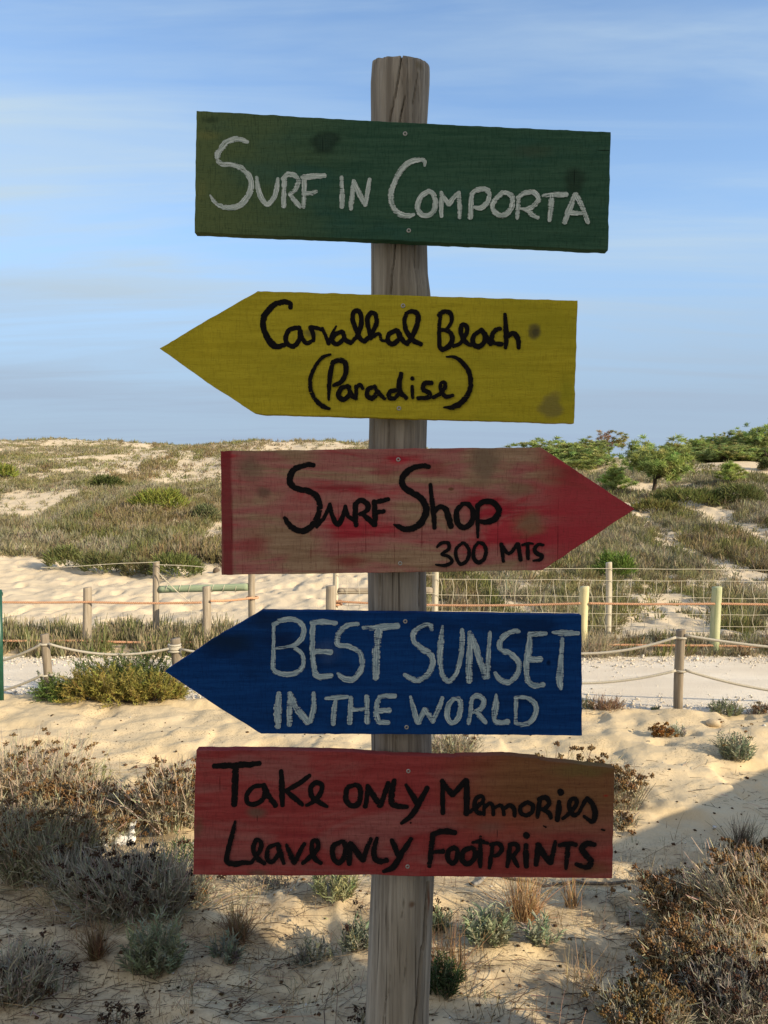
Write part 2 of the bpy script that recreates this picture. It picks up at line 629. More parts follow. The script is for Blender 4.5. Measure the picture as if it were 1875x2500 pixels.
# ------------------------------------------------------------------ shade casters outside the frame (right of and behind the camera)
SDIR = np.array([math.sin(SUN_AZ), math.cos(SUN_AZ)])        # horizontal direction towards the sun
PERP = np.array([-SDIR[1], SDIR[0]])                          # across it, pointing away from the camera


def su(s, u):
    p = PERP * s + SDIR * u
    return p[0], p[1]


def prism(acc, prof, u0, u1):
    """profile of (s, z) swept along the sun direction from u0 to u1"""
    n = len(prof)
    V = []
    for u in (u0, u1):
        for s, z in prof:
            x, y = su(s, u); V.append([x, y, z])
    F4 = [[i, (i + 1) % n, n + (i + 1) % n, n + i] for i in range(n)]
    f3 = []
    for i in range(1, n - 1):
        f3.append([0, i + 1, i]); f3.append([n, n + i, n + i + 1])
    acc.add(V, f3=f3, f4=F4)


M_SHADE_CASTER = mat_wood("pale_caster_boards", (0.56, 0.53, 0.47), (0.64, 0.61, 0.55), (0.48, 0.44, 0.38))  # boards kept pale to bounce light onto the sign fronts
hut = thing("shade_building", "unseen tall pale building with a flat roof, added right of the viewer to shade the signs", "shade caster")  # unseen block added and sized so its shadow covers the signpost
a = Acc()
prism(a, [(-3.2, -0.1), (2.1, -0.1), (2.1, 4.0), (-3.2, 4.0)], 2.5, 5.6)
a.build("wall", M_SHADE_CASTER, hut)
a = Acc()
prism(a, [(-3.4, 4.003), (2.13, 4.003), (2.13, 4.12), (-3.4, 4.12)], 2.40, 5.8)
a.build("roof", M_SHADE_CASTER, hut)
a = Acc()
prism(a, [(-1.6, 0.1), (-0.7, 0.1), (-0.7, 2.1), (-1.6, 2.1)], 2.46, 2.497)
a.build("door", M_SHADE_CASTER, hut)
ramp = thing("sloped_shade_panel", "unseen low sloped panel, added to cast the ground shadow at the right", "ramp")  # unseen caster added; its sloping top shapes the shadow edge on the sand
a = Acc()
prism(a, [(3.25, -0.1), (6.6, -0.1), (6.6, 0.36), (5.6, 0.56), (4.87, 0.69), (3.25, 0.995)], 1.30, 1.36)
a.build("side_panel", M_SHADE_CASTER, ramp)
a = Acc()
prism(a, [(3.26, 0.70), (6.4, 0.10), (6.4, 0.16), (3.26, 0.76)], 1.363, 2.5)
a.build("deck", M_SHADE_CASTER, ramp)

# ------------------------------------------------------------------ the signpost
PY = 1.50            # depth of the post's axis
FRONT = 1.416        # front face of the boards
BACK = 1.438
signpost = thing("signpost", "weathered round post carrying five hand painted boards", "signpost", (0, 0, 0))


def build_post():
    rows = [(134, 912, 1044), (136, 909, 1048), (142, 908, 1050), (160, 906.5, 1050.5), (180, 905, 1050), (240, 905.5, 1046), (300, 905, 1042),
            (420, 905, 1042), (590, 906, 1044), (650, 906, 1046), (700, 906, 1052), (760, 905, 1052), (860, 903, 1046),
            (1030, 901, 1043), (1090, 899, 1042), (1250, 898, 1041), (1400, 897, 1041), (1480, 898, 1041.5), (1600, 900, 1045), (1800, 905, 1052),
            (1850, 906, 1054), (2000, 907, 1060), (2145, 906.7, 1061), (2300, 900, 1055), (2500, 892, 1047), (2900, 880, 1050), (3300, 872, 1052)]
    rows = np.array(rows, float)
    cracks = [  # rows of (py, px), half width px, depth m
        ([(126, 982), (163, 976), (195, 971), (239, 964)], 1.5, 0.014),
        ([(240, 962), (268, 957), (297, 951)], 1.3, 0.012),
        ([(175, 1019), (215, 1012), (250, 1007)], 0.9, 0.006),
        ([(238, 988), (268, 981), (300, 975)], 1.4, 0.013),
        ([(560, 968), (620, 963), (660, 958), (720, 954)], 1.4, 0.013),
        ([(590, 1010), (650, 1012)], 0.8, 0.005),
        ([(1030, 950), (1095, 948)], 0.7, 0.004),
        ([(1400, 1024), (1490, 1022)], 0.9, 0.006),
        ([(1400, 930), (1490, 925)], 0.7, 0.004),
        ([(1795, 968), (1840, 966)], 0.9, 0.006),
        ([(2166, 1047), (2220, 1043), (2262, 1040), (2300, 1038.6), (2328, 1035)], 2.6, 0.022),
        ([(2320, 1032), (2368, 1027.5), (2412, 1025), (2455, 1020), (2505, 1013), (2600, 1000)], 2.6, 0.022),
        ([(2190, 988), (2215, 985), (2235, 983)], 0.9, 0.006),
        ([(2340, 994), (2370, 990), (2395, 987)], 0.8, 0.005),
        ([(2250, 949), (2275, 947)], 0.7, 0.005),
        ([(2380, 953), (2420, 950), (2440, 942), (2500, 936)], 0.8, 0.005),
    ]
    ny, na = 900, 200
    py = np.concatenate([np.linspace(134, 175, 60), np.linspace(176, 3300, ny)])
    xl = np.interp(py, rows[:, 0], rows[:, 1]); xr = np.interp(py, rows[:, 0], rows[:, 2])
    th = np.linspace(-np.pi, np.pi, na, endpoint=False)
    V = np.zeros((len(py), na, 3))
    for i, p in enumerate(py):
        A = unp(xl[i], p, PY); B = unp(xr[i], p, PY)
        c = (A[0] + B[0]) / 2; r = (B[0] - A[0]) / 2
        # outline slightly out of round, fibres and weathering
        rr = r * (1 + 0.012 * np.sin(2 * th + 1.0) + 0.008 * np.sin(3 * th + p / 900))
        rr = rr + 0.0007 * vnoise(th * 42 / np.pi * 2, np.full(na, p / 70.0), 3) + 0.0009 * vnoise(th * 9, np.full(na, p / 140.0), 4)
        X = c + np.sin(th) * rr
        Yv = PY - np.cos(th) * rr
        dep = np.zeros(na)
        pxs = CX + X * F_PX / np.maximum(Yv, 0.5)
        for pts, w, d in cracks:
            q = np.array(pts, float)
            if p < q[0, 0] - 6 or p > q[-1, 0] + 6: continue
            fade = min(1, (p - q[0, 0] + 6) / 12.0 if q[0, 0] > 130 else 1, (q[-1, 0] + 6 - p) / 12.0)
            cx = np.interp(p, q[:, 0], q[:, 1]) + 1.2 * float(vnoise(p / 9.0, w * 10, 6))
            dd = d * fade * np.exp(-((pxs - cx) / (w * 0.8)) ** 2) * (np.cos(th) > 0)
            dep = np.maximum(dep, dd)
        k = 1 - dep / np.maximum(rr, 1e-4)
        V[i, :, 0] = c + (X - c) * k
        V[i, :, 1] = PY + (Yv - PY) * k
        V[i, :, 2] = unp(xl[i], p, PY - 0.056)[2]
    # rough sawn top: falls off towards the right, rim eroded
    topz = V[:, :, 2]
    lip = 0.0022 * vnoise(th * 4, th * 0, 12) + 0.0012 * vnoise(th * 17, th * 0, 13)
    k = np.clip((250 - py) / 120.0, 0, 1)[:, None]
    # the saw cut leans towards the viewer
    V[:, :, 2] += k * 0.37 * 0.056 * (1 - np.cos(th))[None, :]
    V[:, :, 2] += k * (lip[None, :] - 0.009 * np.clip(np.sin(th), 0, 1)[None, :] ** 2)
    n = len(py)
    i = np.arange(n - 1)[:, None] * na; j = np.arange(na)[None]; j2 = (j + 1) % na
    F = np.stack([i + j, i + na + j, i + na + j2, i + j2], -1).reshape(-1, 4)
    VV = V.reshape(-1, 3)
    ctr = V[0].mean(0) + np.array([0, 0, 0.001])
    VV = np.vstack([VV, ctr])
    f3 = np.stack([np.full(na, len(VV) - 1), np.arange(na), (np.arange(na) + 1) % na], -1)
    a = Acc(); a.add(VV, f3=f3, f4=F)
    b = NB("weathered_post", 0.9, 0.12)
    g = b.noise(b.mapped((1, 1, 0.035)), 60, 6, 0.62, 0.5)
    f = b.noise(b.mapped((1, 1, 0.02)), 330, 3, 0.6)
    p = b.noise(b.mapped((1, 1, 0.35)), 9, 4)
    c = b.mix(b.ramp(g, 0.34, 0.68), (0.185, 0.160, 0.130), (0.355, 0.315, 0.260))
    c = b.mix(b.ramp(p, 0.48, 0.74, 0, 0.5), c, (0.195, 0.160, 0.115))
    c = b.mix(b.ramp(f, 0.44, 0.28, 0, 0.7), c, (0.055, 0.045, 0.035))
    kn = b.noise(b.mapped((1, 1, 0.30), loc=(3, 1, 2)), 30, 3)
    c = b.mix(b.ramp(kn, 0.70, 0.78, 0, 0.8), c, (0.075, 0.045, 0.025))
    # rusty streak by the lower split, knot beside it
    q = unp(1046, 2195, FRONT + 0.05)
    c = b.mix(b.math('MULTIPLY', b.spot(q[0], q[2], 0.004, 0.040, 0.9), 0.8), c, (0.12, 0.03, 0.008))
    q = unp(1004, 2190, FRONT + 0.05)
    c = b.mix(b.math('MULTIPLY', b.spot(q[0], q[2], 0.008, 0.010, 0.8), 0.75), c, (0.10, 0.04, 0.015))
    q = unp(1022, 170, FRONT + 0.05)
    c = b.mix(b.math('MULTIPLY', b.spot(q[0], q[2], 0.010, 0.010, 0.8), 0.6), c, (0.13, 0.10, 0.05))
    b.bump(b.math('ADD', g, b.math('MULTIPLY', f, 0.7)), 0.55, 0.004)
    ln = b.noise(b.mapped((1, 1, 0.012), loc=(5, 2, 0)), 140, 2, 0.5)
    c = b.mix(b.ramp(ln, 0.36, 0.30, 0, 0.8), c, (0.05, 0.04, 0.03))
    o = a.build("post", b.base(c), signpost, smooth_shade=True)
    return o


def catmull(P, n):
    P = np.asarray(P, float)
    Q = np.vstack([2 * P[0] - P[1], P, 2 * P[-1] - P[-2]])
    out = []
    for i in range(1, len(Q) - 2):
        for s in np.linspace(0, 1, n, endpoint=False):
            p0, p1, p2, p3 = Q[i - 1], Q[i], Q[i + 1], Q[i + 2]
            out.append(0.5 * ((2 * p1) + (-p0 + p2) * s + (2 * p0 - 5 * p1 + 4 * p2 - p3) * s * s + (-p0 + 3 * p1 - 3 * p2 + p3) * s ** 3))
    out.append(Q[-2])
    return np.array(out)


def lettering(frames, strokes, plane, wk=1.08):
    """brush strokes as thin films of paint; strokes: (frame, [(x, y, width), ...]) in the frame's units"""
    me_v, me_f, uv = [], [], []
    for k, (fr, pts) in enumerate(strokes):
        ox, oy, sc = frames[fr]
        P = np.array(pts, float)
        P[:, 2] *= wk
        if len(P) == 1:
            x, y, w = P[0]
            P = np.array([[x - w * .08, y - w * .1, w * .9], [x + w * .08, y + w * .1, w * .9]])
        Q = catmull(P, 9)
        Q[:, 2] = np.maximum(Q[:, 2], 5)
        # rounded ends
        xy = Q[:, :2]; w = Q[:, 2] * 0.5
        T = np.gradient(xy, axis=0); T /= (np.linalg.norm(T, axis=1, keepdims=True) + 1e-9)
        caps0 = [(xy[0] - T[0] * w[0] * c, T[0], w[0] * s) for c, s in ((0.75, 0.35), (0.5, 0.72), (0.2, 0.95))]
        caps1 = [(xy[-1] + T[-1] * w[-1] * c, T[-1], w[-1] * s) for c, s in ((0.2, 0.95), (0.5, 0.72), (0.75, 0.35))]
        seq = caps0 + [(xy[i], T[i], w[i]) for i in range(len(xy))] + caps1
        acc_len = 0
        prev = None
        b0 = len(me_v)
        NAC = 5
        yy0 = plane - 0.0004 - 0.00008 * k
        for i, (c, t, ww) in enumerate(seq):
            nrm = np.array([-t[1], t[0]])
            yy = yy0 - 4e-6 * i
            if prev is not None: acc_len += np.linalg.norm(c - prev)
            prev = c
            jl = ww * (1 + 0.26 * float(vnoise(acc_len / 22.0, k * 3.1, 201)) + 0.16 * float(vnoise(acc_len / 5.0, k * 3.1, 205)))
            jr = ww * (1 + 0.26 * float(vnoise(acc_len / 22.0, k * 5.7 + 50, 202)) + 0.16 * float(vnoise(acc_len / 5.0, k * 2.7, 206)))
            for m in range(NAC):
                s = m / (NAC - 1)
                q = c + nrm * (-jl * (1 - s) + jr * s)
                px, py = ox + q[0] * sc, oy + q[1] * sc
                me_v.append(unp(px, py, yy))
                uv.append((acc_len * sc / 40.0 + k * 1.37, s * 0.999 + k))
        n = len(seq)
        for i in range(n - 1):
            for m in range(NAC - 1):
                a0 = b0 + i * NAC + m
                me_f.append((a0, a0 + 1, a0 + NAC + 1, a0 + NAC))
    me = bpy.data.meshes.new("lettering")
    me.from_pydata([tuple(v) for v in me_v], [], me_f)
    uvl = me.uv_layers.new(name="UVMap")
    for l in me.loops:
        uvl.data[l.index].uv = uv[l.vertex_index]
    me.update()
    return me


def mat_paint(name, c_main, c_thin, gap=0.0, spec=0.15, edge=0.14):
    b = NB(name, 0.8, spec)
    st = b.noise(b.mapped((0.5, 7, 1), coord='UV'), 2.0, 4, 0.6)
    cr = b.noise(b.mapped((1, 1, 1)), 330, 3, 0.6)
    hg = b.noise(b.mapped((0.15, 1, 1)), 420, 3, 0.6)
    c = b.mix(b.ramp(st, 0.38, 0.66), c_thin, c_main)
    b.base(b.mix(b.ramp(cr, 0.5, 0.75, 0, 0.5), c, c_thin))
    if gap:
        v = b.math('ADD', b.math('MULTIPLY', hg, 0.65), b.math('MULTIPLY', st, 0.35))
        su_ = b.N.new('ShaderNodeSeparateXYZ'); b.L.new(b.tc.outputs['UV'], su_.inputs[0])
        ed = b.math('ABSOLUTE', b.math('SUBTRACT', b.math('FRACT', su_.outputs['Y']), 0.5))
        v = b.math('SUBTRACT', v, b.ramp(ed, 0.28, 0.52, 0, edge))
        lo_ = b.noise(b.mapped((1, 1, 1), loc=(2, 0, 5)), 26, 2)
        v = b.math('ADD', v, b.ramp(lo_, 0.3, 0.7, -0.05, 0.07))
        tr = b.N.new('ShaderNodeBsdfTransparent')
        ms = b.N.new('ShaderNodeMixShader')
        b.L.new(b.ramp(v, gap, gap - 0.09), ms.inputs[0])
        b.L.new(b.bsdf.outputs[0], ms.inputs[1]); b.L.new(tr.outputs[0], ms.inputs[2])
        b.L.new(ms.outputs[0], b.N['Material Output'].inputs['Surface'])
    b.bump(st, 0.3, 0.001)
    return b.m


M_WHITE = mat_paint("white_paint", (0.74, 0.78, 0.73), (0.22, 0.28, 0.24), 0.435)
M_WHITE_BLUE = mat_paint("white_paint_over_blue", (0.58, 0.66, 0.64), (0.12, 0.19, 0.25), 0.455)
M_BLACK = mat_paint("black_paint", (0.006, 0.006, 0.007), (0.012, 0.010, 0.010), 0.37, 0.03)

_s = bpy.data.materials.new("screw_steel"); _s.use_nodes = True
_s.node_tree.nodes['Principled BSDF'].inputs['Base Color'].default_value = (0.35, 0.33, 0.30, 1)
_s.node_tree.nodes['Principled BSDF'].inputs['Metallic'].default_value = 0.8
_s.node_tree.nodes['Principled BSDF'].inputs['Roughness'].default_value = 0.45
M_SCREW = _s


def screw(px, py, parent):
    p = unp(px, py, FRONT)
    a = Acc()
    prof = [(0.0042, 0.0), (0.0040, -0.0008), (0.0032, -0.0011), (0.0022, -0.0011), (0.0018, -0.0003), (0.0016, 0.0006), (0.0, 0.0008)]
    n = 14
    V = []
    for r, d in prof:
        for k in range(n):
            th = 2 * math.pi * k / n
            rr = r * (1 if r > 0.002 else (1.0 + 0.25 * math.cos(4 * th)))
            V.append([p[0] + rr * math.cos(th), FRONT + d, p[2] + rr * math.sin(th)])
    F = [[i * n + k, i * n + (k + 1) % n, (i + 1) * n + (k + 1) % n, (i + 1) * n + k] for i in range(len(prof) - 1) for k in range(n)]
    a.add(V, f4=F)
    a.build("screw", M_SCREW, parent, smooth_shade=True)


def board(outline, material, label, letters, lmat, frames, screws, rough=0.8):
    """outline: pixels of the front face, clockwise from top left"""
    P = [unp(x, y, FRONT) for x, y in outline]
    pts = []
    for i in range(len(P)):
        A, B = P[i], P[(i + 1) % len(P)]
        n = max(3, int(np.linalg.norm(B - A) / 0.006))
        d = (B - A) / np.linalg.norm(B - A)
        nn = np.array([-d[2], 0, d[0]])
        for k in range(n):
            s = k / n
            j = 0 if k == 0 else (0.0015 * float(fbm(s * n * 0.35 + i * 31.0, label.__len__() * 1.7, 301, 3)) * rough)
            pts.append(A + (B - A) * s + nn * j)
    pts = np.array(pts)
    n = len(pts)
    cen = pts.mean(0)
    def ring(shrink, y):
        q = pts.copy()
        d = q - cen
        L = np.linalg.norm(d, axis=1, keepdims=True)
        q = q - d / L * shrink
        q[:, 1] = y
        return q
    rings = [ring(0.0010, FRONT), ring(0.0, FRONT + 0.0012), ring(0.0, BACK - 0.0012), ring(0.0010, BACK)]
    V = np.vstack(rings)
    F = [[r * n + k, (r + 1) * n + k, (r + 1) * n + (k + 1) % n, r * n + (k + 1) % n] for r in range(3) for k in range(n)]
    me = bpy.data.meshes.new("sign_board")
    faces = [tuple(f) for f in F] + [tuple(range(n))] + [tuple(reversed(range(3 * n, 4 * n)))]
    me.from_pydata([tuple(v) for v in V], [], faces)
    me.materials.append(material)
    me.update()
    o = bpy.data.objects.new("sign_board", me)
    COL.objects.link(o)
    o.parent = signpost
    o['label'] = label
    lm = lettering(frames, letters, FRONT, 1.08 if lmat is M_BLACK else 1.0)
    lm.materials.append(lmat)
    lo = bpy.data.objects.new("lettering", lm)
    COL.objects.link(lo)
    lo.parent = o
    for s in screws:
        screw(s[0], s[1], o)
    return o


def grain(b, seed=0, amp=1.0):
    g = b.noise(b.mapped((0.06, 1, 1), loc=(seed, seed * .3, seed)), 150, 5, 0.62, 0.3)
    f = b.noise(b.mapped((0.10, 1, 1), loc=(seed, 0, 0)), 620, 3, 0.6)
    w = b.noise(b.mapped((1, 1, 0.15), loc=(seed, 0, 3)), 420, 2, 0.6)     # cloth-like weave of saw marks
    return g, f, w


def knot(b, c, px, py, rx, ry, col, k=0.7, soft=0.6):
    q = unp(px, py, FRONT)
    s = FRONT / F_PX
    return b.mix(b.math('MULTIPLY', b.spot(q[0], q[2], rx * s, ry * s, soft), k), c, col)


def mat_green():
    b = NB("green_painted_wood", 0.85, 0.05)
    g, f, w = grain(b, 1)
    p = b.noise(b.mapped((0.6, 1, 1.3)), 9, 4, 0.55)
    c = b.mix(b.ramp(g, 0.3, 0.7), (0.0278, 0.0719, 0.0441), (0.0476, 0.1021, 0.0626))
    c = b.mix(b.ramp(p, 0.50, 0.72, 0, 0.6), c, (0.0278, 0.0858, 0.0696))
    # the left end rubbed thin: yellower green
    q = unp(600, 420, FRONT)
    sep = b.N.new('ShaderNodeSeparateXYZ'); b.L.new(b.tc.outputs['Object'], sep.inputs[0])
    e = b.ramp(b.math('ADD', sep.outputs['X'], b.math('MULTIPLY', p, 0.30)), 0.12, -0.24)
    c = b.mix(b.math('MULTIPLY', e, 0.80), c, (0.1218, 0.1485, 0.0557))
    c = knot(b, c, 505, 330, 50, 16, (0.1508, 0.1624, 0.0580), 0.7, 0.9)
    c = knot(b, c, 490, 465, 26, 40, (0.1392, 0.1566, 0.0580), 0.7, 0.9)
    c = knot(b, c, 515, 292, 30, 12, (0.0174, 0.0290, 0.0174), 0.6, 0.9)
    c = knot(b, c, 794, 350, 42, 38, (0.0162, 0.0302, 0.0220), 0.75, 0.5)
    c = knot(b, c, 796, 348, 26, 24, (0.0302, 0.0580, 0.0394), 0.7, 0.5)
    c = knot(b, c, 788, 354, 1.2, 24, (0.0046, 0.0093, 0.0070), 0.7, 0.5)
    c = knot(b, c, 1402, 440, 34, 42, (0.0209, 0.0348, 0.0232), 0.7, 0.6)
    c = knot(b, c, 1402, 432, 1.6, 26, (0.0046, 0.0070, 0.0058), 0.8, 0.5)
    c = knot(b, c, 1300, 368, 70, 26, (0.0580, 0.0696, 0.0394), 0.45, 0.9)
    c = knot(b, c, 1475, 367, 22, 1.3, (0.0035, 0.0046, 0.0035), 0.9, 0.5)
    c = b.mix(b.ramp(w, 0.50, 0.34, 0, 0.30), c, (0.0116, 0.0302, 0.0197))
    c = b.mix(b.ramp(f, 0.44, 0.28, 0, 0.45), c, (0.0116, 0.0255, 0.0186))
    b.bump(b.math('ADD', g, b.math('MULTIPLY', f, 0.6)), 0.35, 0.002)
    return b.base(c)


def mat_yellow():
    b = NB("yellow_painted_wood", 0.85, 0.05)
    g, f, w = grain(b, 5)
    p = b.noise(b.mapped((0.6, 1, 1.2), loc=(2, 0, 1)), 8, 4, 0.55)
    c = b.mix(b.ramp(g, 0.3, 0.7), (0.3596, 0.2877, 0.0186), (0.4466, 0.3619, 0.0278))
    c = b.mix(b.ramp(p, 0.48, 0.74, 0, 0.55), c, (0.2958, 0.2645, 0.0186))
    c = b.mix(b.ramp(p, 0.44, 0.28, 0, 0.5), c, (0.5220, 0.4060, 0.0278))
    c = knot(b, c, 1303, 808, 21, 25, (0.0870, 0.0719, 0.0325), 0.85, 0.5)
    c = knot(b, c, 1306, 810, 11, 13, (0.0580, 0.0522, 0.0290), 0.7, 0.6)
    c = knot(b, c, 1347, 992, 36, 44, (0.1392, 0.1160, 0.0522), 0.65, 0.5)
    c = knot(b, c, 758, 815, 26, 18, (0.1160, 0.1021, 0.0406), 0.7, 0.8)
    c = knot(b, c, 1385, 950, 36, 60, (0.1972, 0.2088, 0.0174), 0.45, 0.9)
    c = b.mix(b.ramp(w, 0.50, 0.34, 0, 0.25), c, (0.1972, 0.1624, 0.0139))
    c = b.mix(b.ramp(f, 0.44, 0.28, 0, 0.45), c, (0.1740, 0.1276, 0.0116))
    b.bump(b.math('ADD', g, b.math('MULTIPLY', f, 0.6)), 0.35, 0.002)
    return b.base(c)


def mat_red_arrow():
    b = NB("worn_red_painted_wood", 0.85, 0.05)
    g, f, w = grain(b, 9)
    gr = b.noise(b.mapped((0.22, 1, 1.0), loc=(7, 0, 1)), 15, 5, 0.6, 1.0)      # paint left along the grain
    big = b.noise(b.mapped((0.7, 1, 1.0), loc=(1, 0, 4)), 6, 3, 0.5)
    dr = b.noise(b.mapped((1, 1, 0.035), loc=(3, 0, 0)), 70, 4, 0.6)           # drips down the board
    wood = b.mix(b.ramp(g, 0.3, 0.7), (0.2494, 0.1531, 0.0928), (0.3596, 0.2378, 0.1508))
    pink = b.mix(b.ramp(g, 0.3, 0.7), (0.2900, 0.0974, 0.0870), (0.3712, 0.1508, 0.1276))
    red = b.mix(b.ramp(g, 0.3, 0.7), (0.2900, 0.0209, 0.0313), (0.4176, 0.0464, 0.0580))
    m = b.math('ADD', b.math('MULTIPLY', gr, 0.55), b.math('MULTIPLY', big, 0.55))
    c = b.mix(b.ramp(m, 0.49, 0.58), wood, pink)
    c = b.mix(b.ramp(m, 0.57, 0.66), c, red)
    # the arrow head and the left end are thickly painted
    sep = b.N.new('ShaderNodeSeparateXYZ'); b.L.new(b.tc.outputs['Object'], sep.inputs[0])
    xr = unp(1330, 1240, FRONT)[0]
    e = b.ramp(b.math('ADD', sep.outputs['X'], b.math('MULTIPLY', gr, 0.10)), xr + 0.0, xr + 0.10)
    c = b.mix(b.math('MULTIPLY', e, 0.9), c, b.mix(b.ramp(m, 0.4, 0.6), (0.2320, 0.0174, 0.0255), (0.3480, 0.0394, 0.0487)))
    xl = unp(566, 1240, FRONT)[0]
    e2 = b.ramp(b.math('ADD', sep.outputs['X'], b.math('MULTIPLY', big, 0.012)), xl + 0.010, xl + 0.004)
    c = b.mix(b.math('MULTIPLY', e2, 0.85), c, (0.1856, 0.0255, 0.0302))
    # bare grey-green knot near the top left, another near the top right
    c = knot(b, c, 612, 1140, 48, 62, (0.1450, 0.1102, 0.0719), 0.65, 0.9)
    c = knot(b, c, 640, 1200, 26, 24, (0.1218, 0.0835, 0.0557), 0.75, 0.8)
    c = knot(b, c, 1180, 1130, 52, 62, (0.1740, 0.1218, 0.0812), 0.8, 0.7)
    c = knot(b, c, 1290, 1280, 60, 42, (0.2030, 0.1276, 0.0696), 0.8, 0.8)
    c = knot(b, c, 1270, 1195, 60, 30, (0.1914, 0.1218, 0.0696), 0.7, 0.8)
    c = knot(b, c, 940, 1150, 46, 34, (0.2320, 0.0255, 0.0348), 0.5, 0.9)
    c = knot(b, c, 1060, 1145, 70, 30, (0.2320, 0.0232, 0.0348), 0.65, 0.9)
    c = knot(b, c, 850, 1370, 70, 26, (0.2204, 0.0232, 0.0302), 0.75, 0.9)
    c = knot(b, c, 620, 1330, 60, 50, (0.2320, 0.0348, 0.0348), 0.55, 0.9)
    c = knot(b, c, 830, 1190, 110, 9, (0.2088, 0.0209, 0.0278), 0.65, 0.7)
    c = knot(b, c, 1102, 1194, 9, 5, (0.1160, 0.0580, 0.0232), 0.8, 0.5)
    lefty = b.ramp(sep.outputs['X'], unp(800, 1240, FRONT)[0], unp(620, 1240, FRONT)[0])
    c = b.mix(b.math('MULTIPLY', b.ramp(dr, 0.60, 0.70), b.math('MULTIPLY_ADD', lefty, 0.6, 0.15)), c, (0.1740, 0.0186, 0.0209))
    c = b.mix(b.math('MULTIPLY', b.ramp(dr, 0.40, 0.30), b.math('MULTIPLY', lefty, 0.5)), c, (0.2552, 0.1508, 0.1044))
    for px in (566, 689, 759, 826, 893, 963, 1030, 1091, 1150, 1215, 1285, 1362):
        q = unp(px, 1310, FRONT); s = FRONT / F_PX
        k = b.noise(b.mapped((1, 1, 1), loc=(px, 0, 0)), 28, 2)
        c = b.mix(b.math('MULTIPLY', b.math('MULTIPLY', b.spot(q[0], q[2], 1.8 * s, 120 * s, 0.4), 0.6), b.ramp(k, 0.42, 0.6)), c, (0.1160, 0.0139, 0.0162))
    c = b.mix(b.ramp(f, 0.44, 0.28, 0, 0.45), c, (0.0812, 0.0255, 0.0209))
    c = b.mix(b.ramp(w, 0.48, 0.34, 0, 0.25), c, (0.1044, 0.0302, 0.0278))
    b.bump(b.math('ADD', g, b.math('MULTIPLY', f, 0.6)), 0.4, 0.002)
    return b.base(c)


def mat_blue():
    b = NB("blue_painted_wood", 0.85, 0.05)
    g, f, w = grain(b, 13)
    p = b.noise(b.mapped((0.5, 1, 1.4), loc=(6, 0, 0)), 9, 4, 0.6)
    c = b.mix(b.ramp(g, 0.3, 0.7), (0.0042, 0.0300, 0.1230), (0.0068, 0.0480, 0.1800))
    c = b.mix(b.ramp(p, 0.50, 0.70, 0, 0.75), c, (0.0041, 0.0174, 0.0638))
    c = b.mix(b.ramp(p, 0.42, 0.28, 0, 0.6), c, (0.0093, 0.0534, 0.2146))
    c = knot(b, c, 800, 1590, 44, 40, (0.0348, 0.0696, 0.1740), 0.7, 0.9)
    c = knot(b, c, 560, 1565, 90, 40, (0.0070, 0.0186, 0.0406), 0.75, 0.9)
    c = knot(b, c, 650, 1515, 90, 40, (0.0070, 0.0162, 0.0406), 0.7, 0.9)
    c = knot(b, c, 690, 1560, 70, 30, (0.0058, 0.0139, 0.0464), 0.6, 0.9)
    c = knot(b, c, 1340, 1618, 8, 10, (0.0023, 0.0070, 0.0232), 0.8, 0.7)
    c = b.mix(b.ramp(w, 0.50, 0.34, 0, 0.30), c, (0.0035, 0.0151, 0.0638))
    c = b.mix(b.ramp(f, 0.44, 0.28, 0, 0.4), c, (0.0023, 0.0104, 0.0406))
    b.bump(b.math('ADD', g, b.math('MULTIPLY', f, 0.6)), 0.35, 0.002)
    return b.base(c)


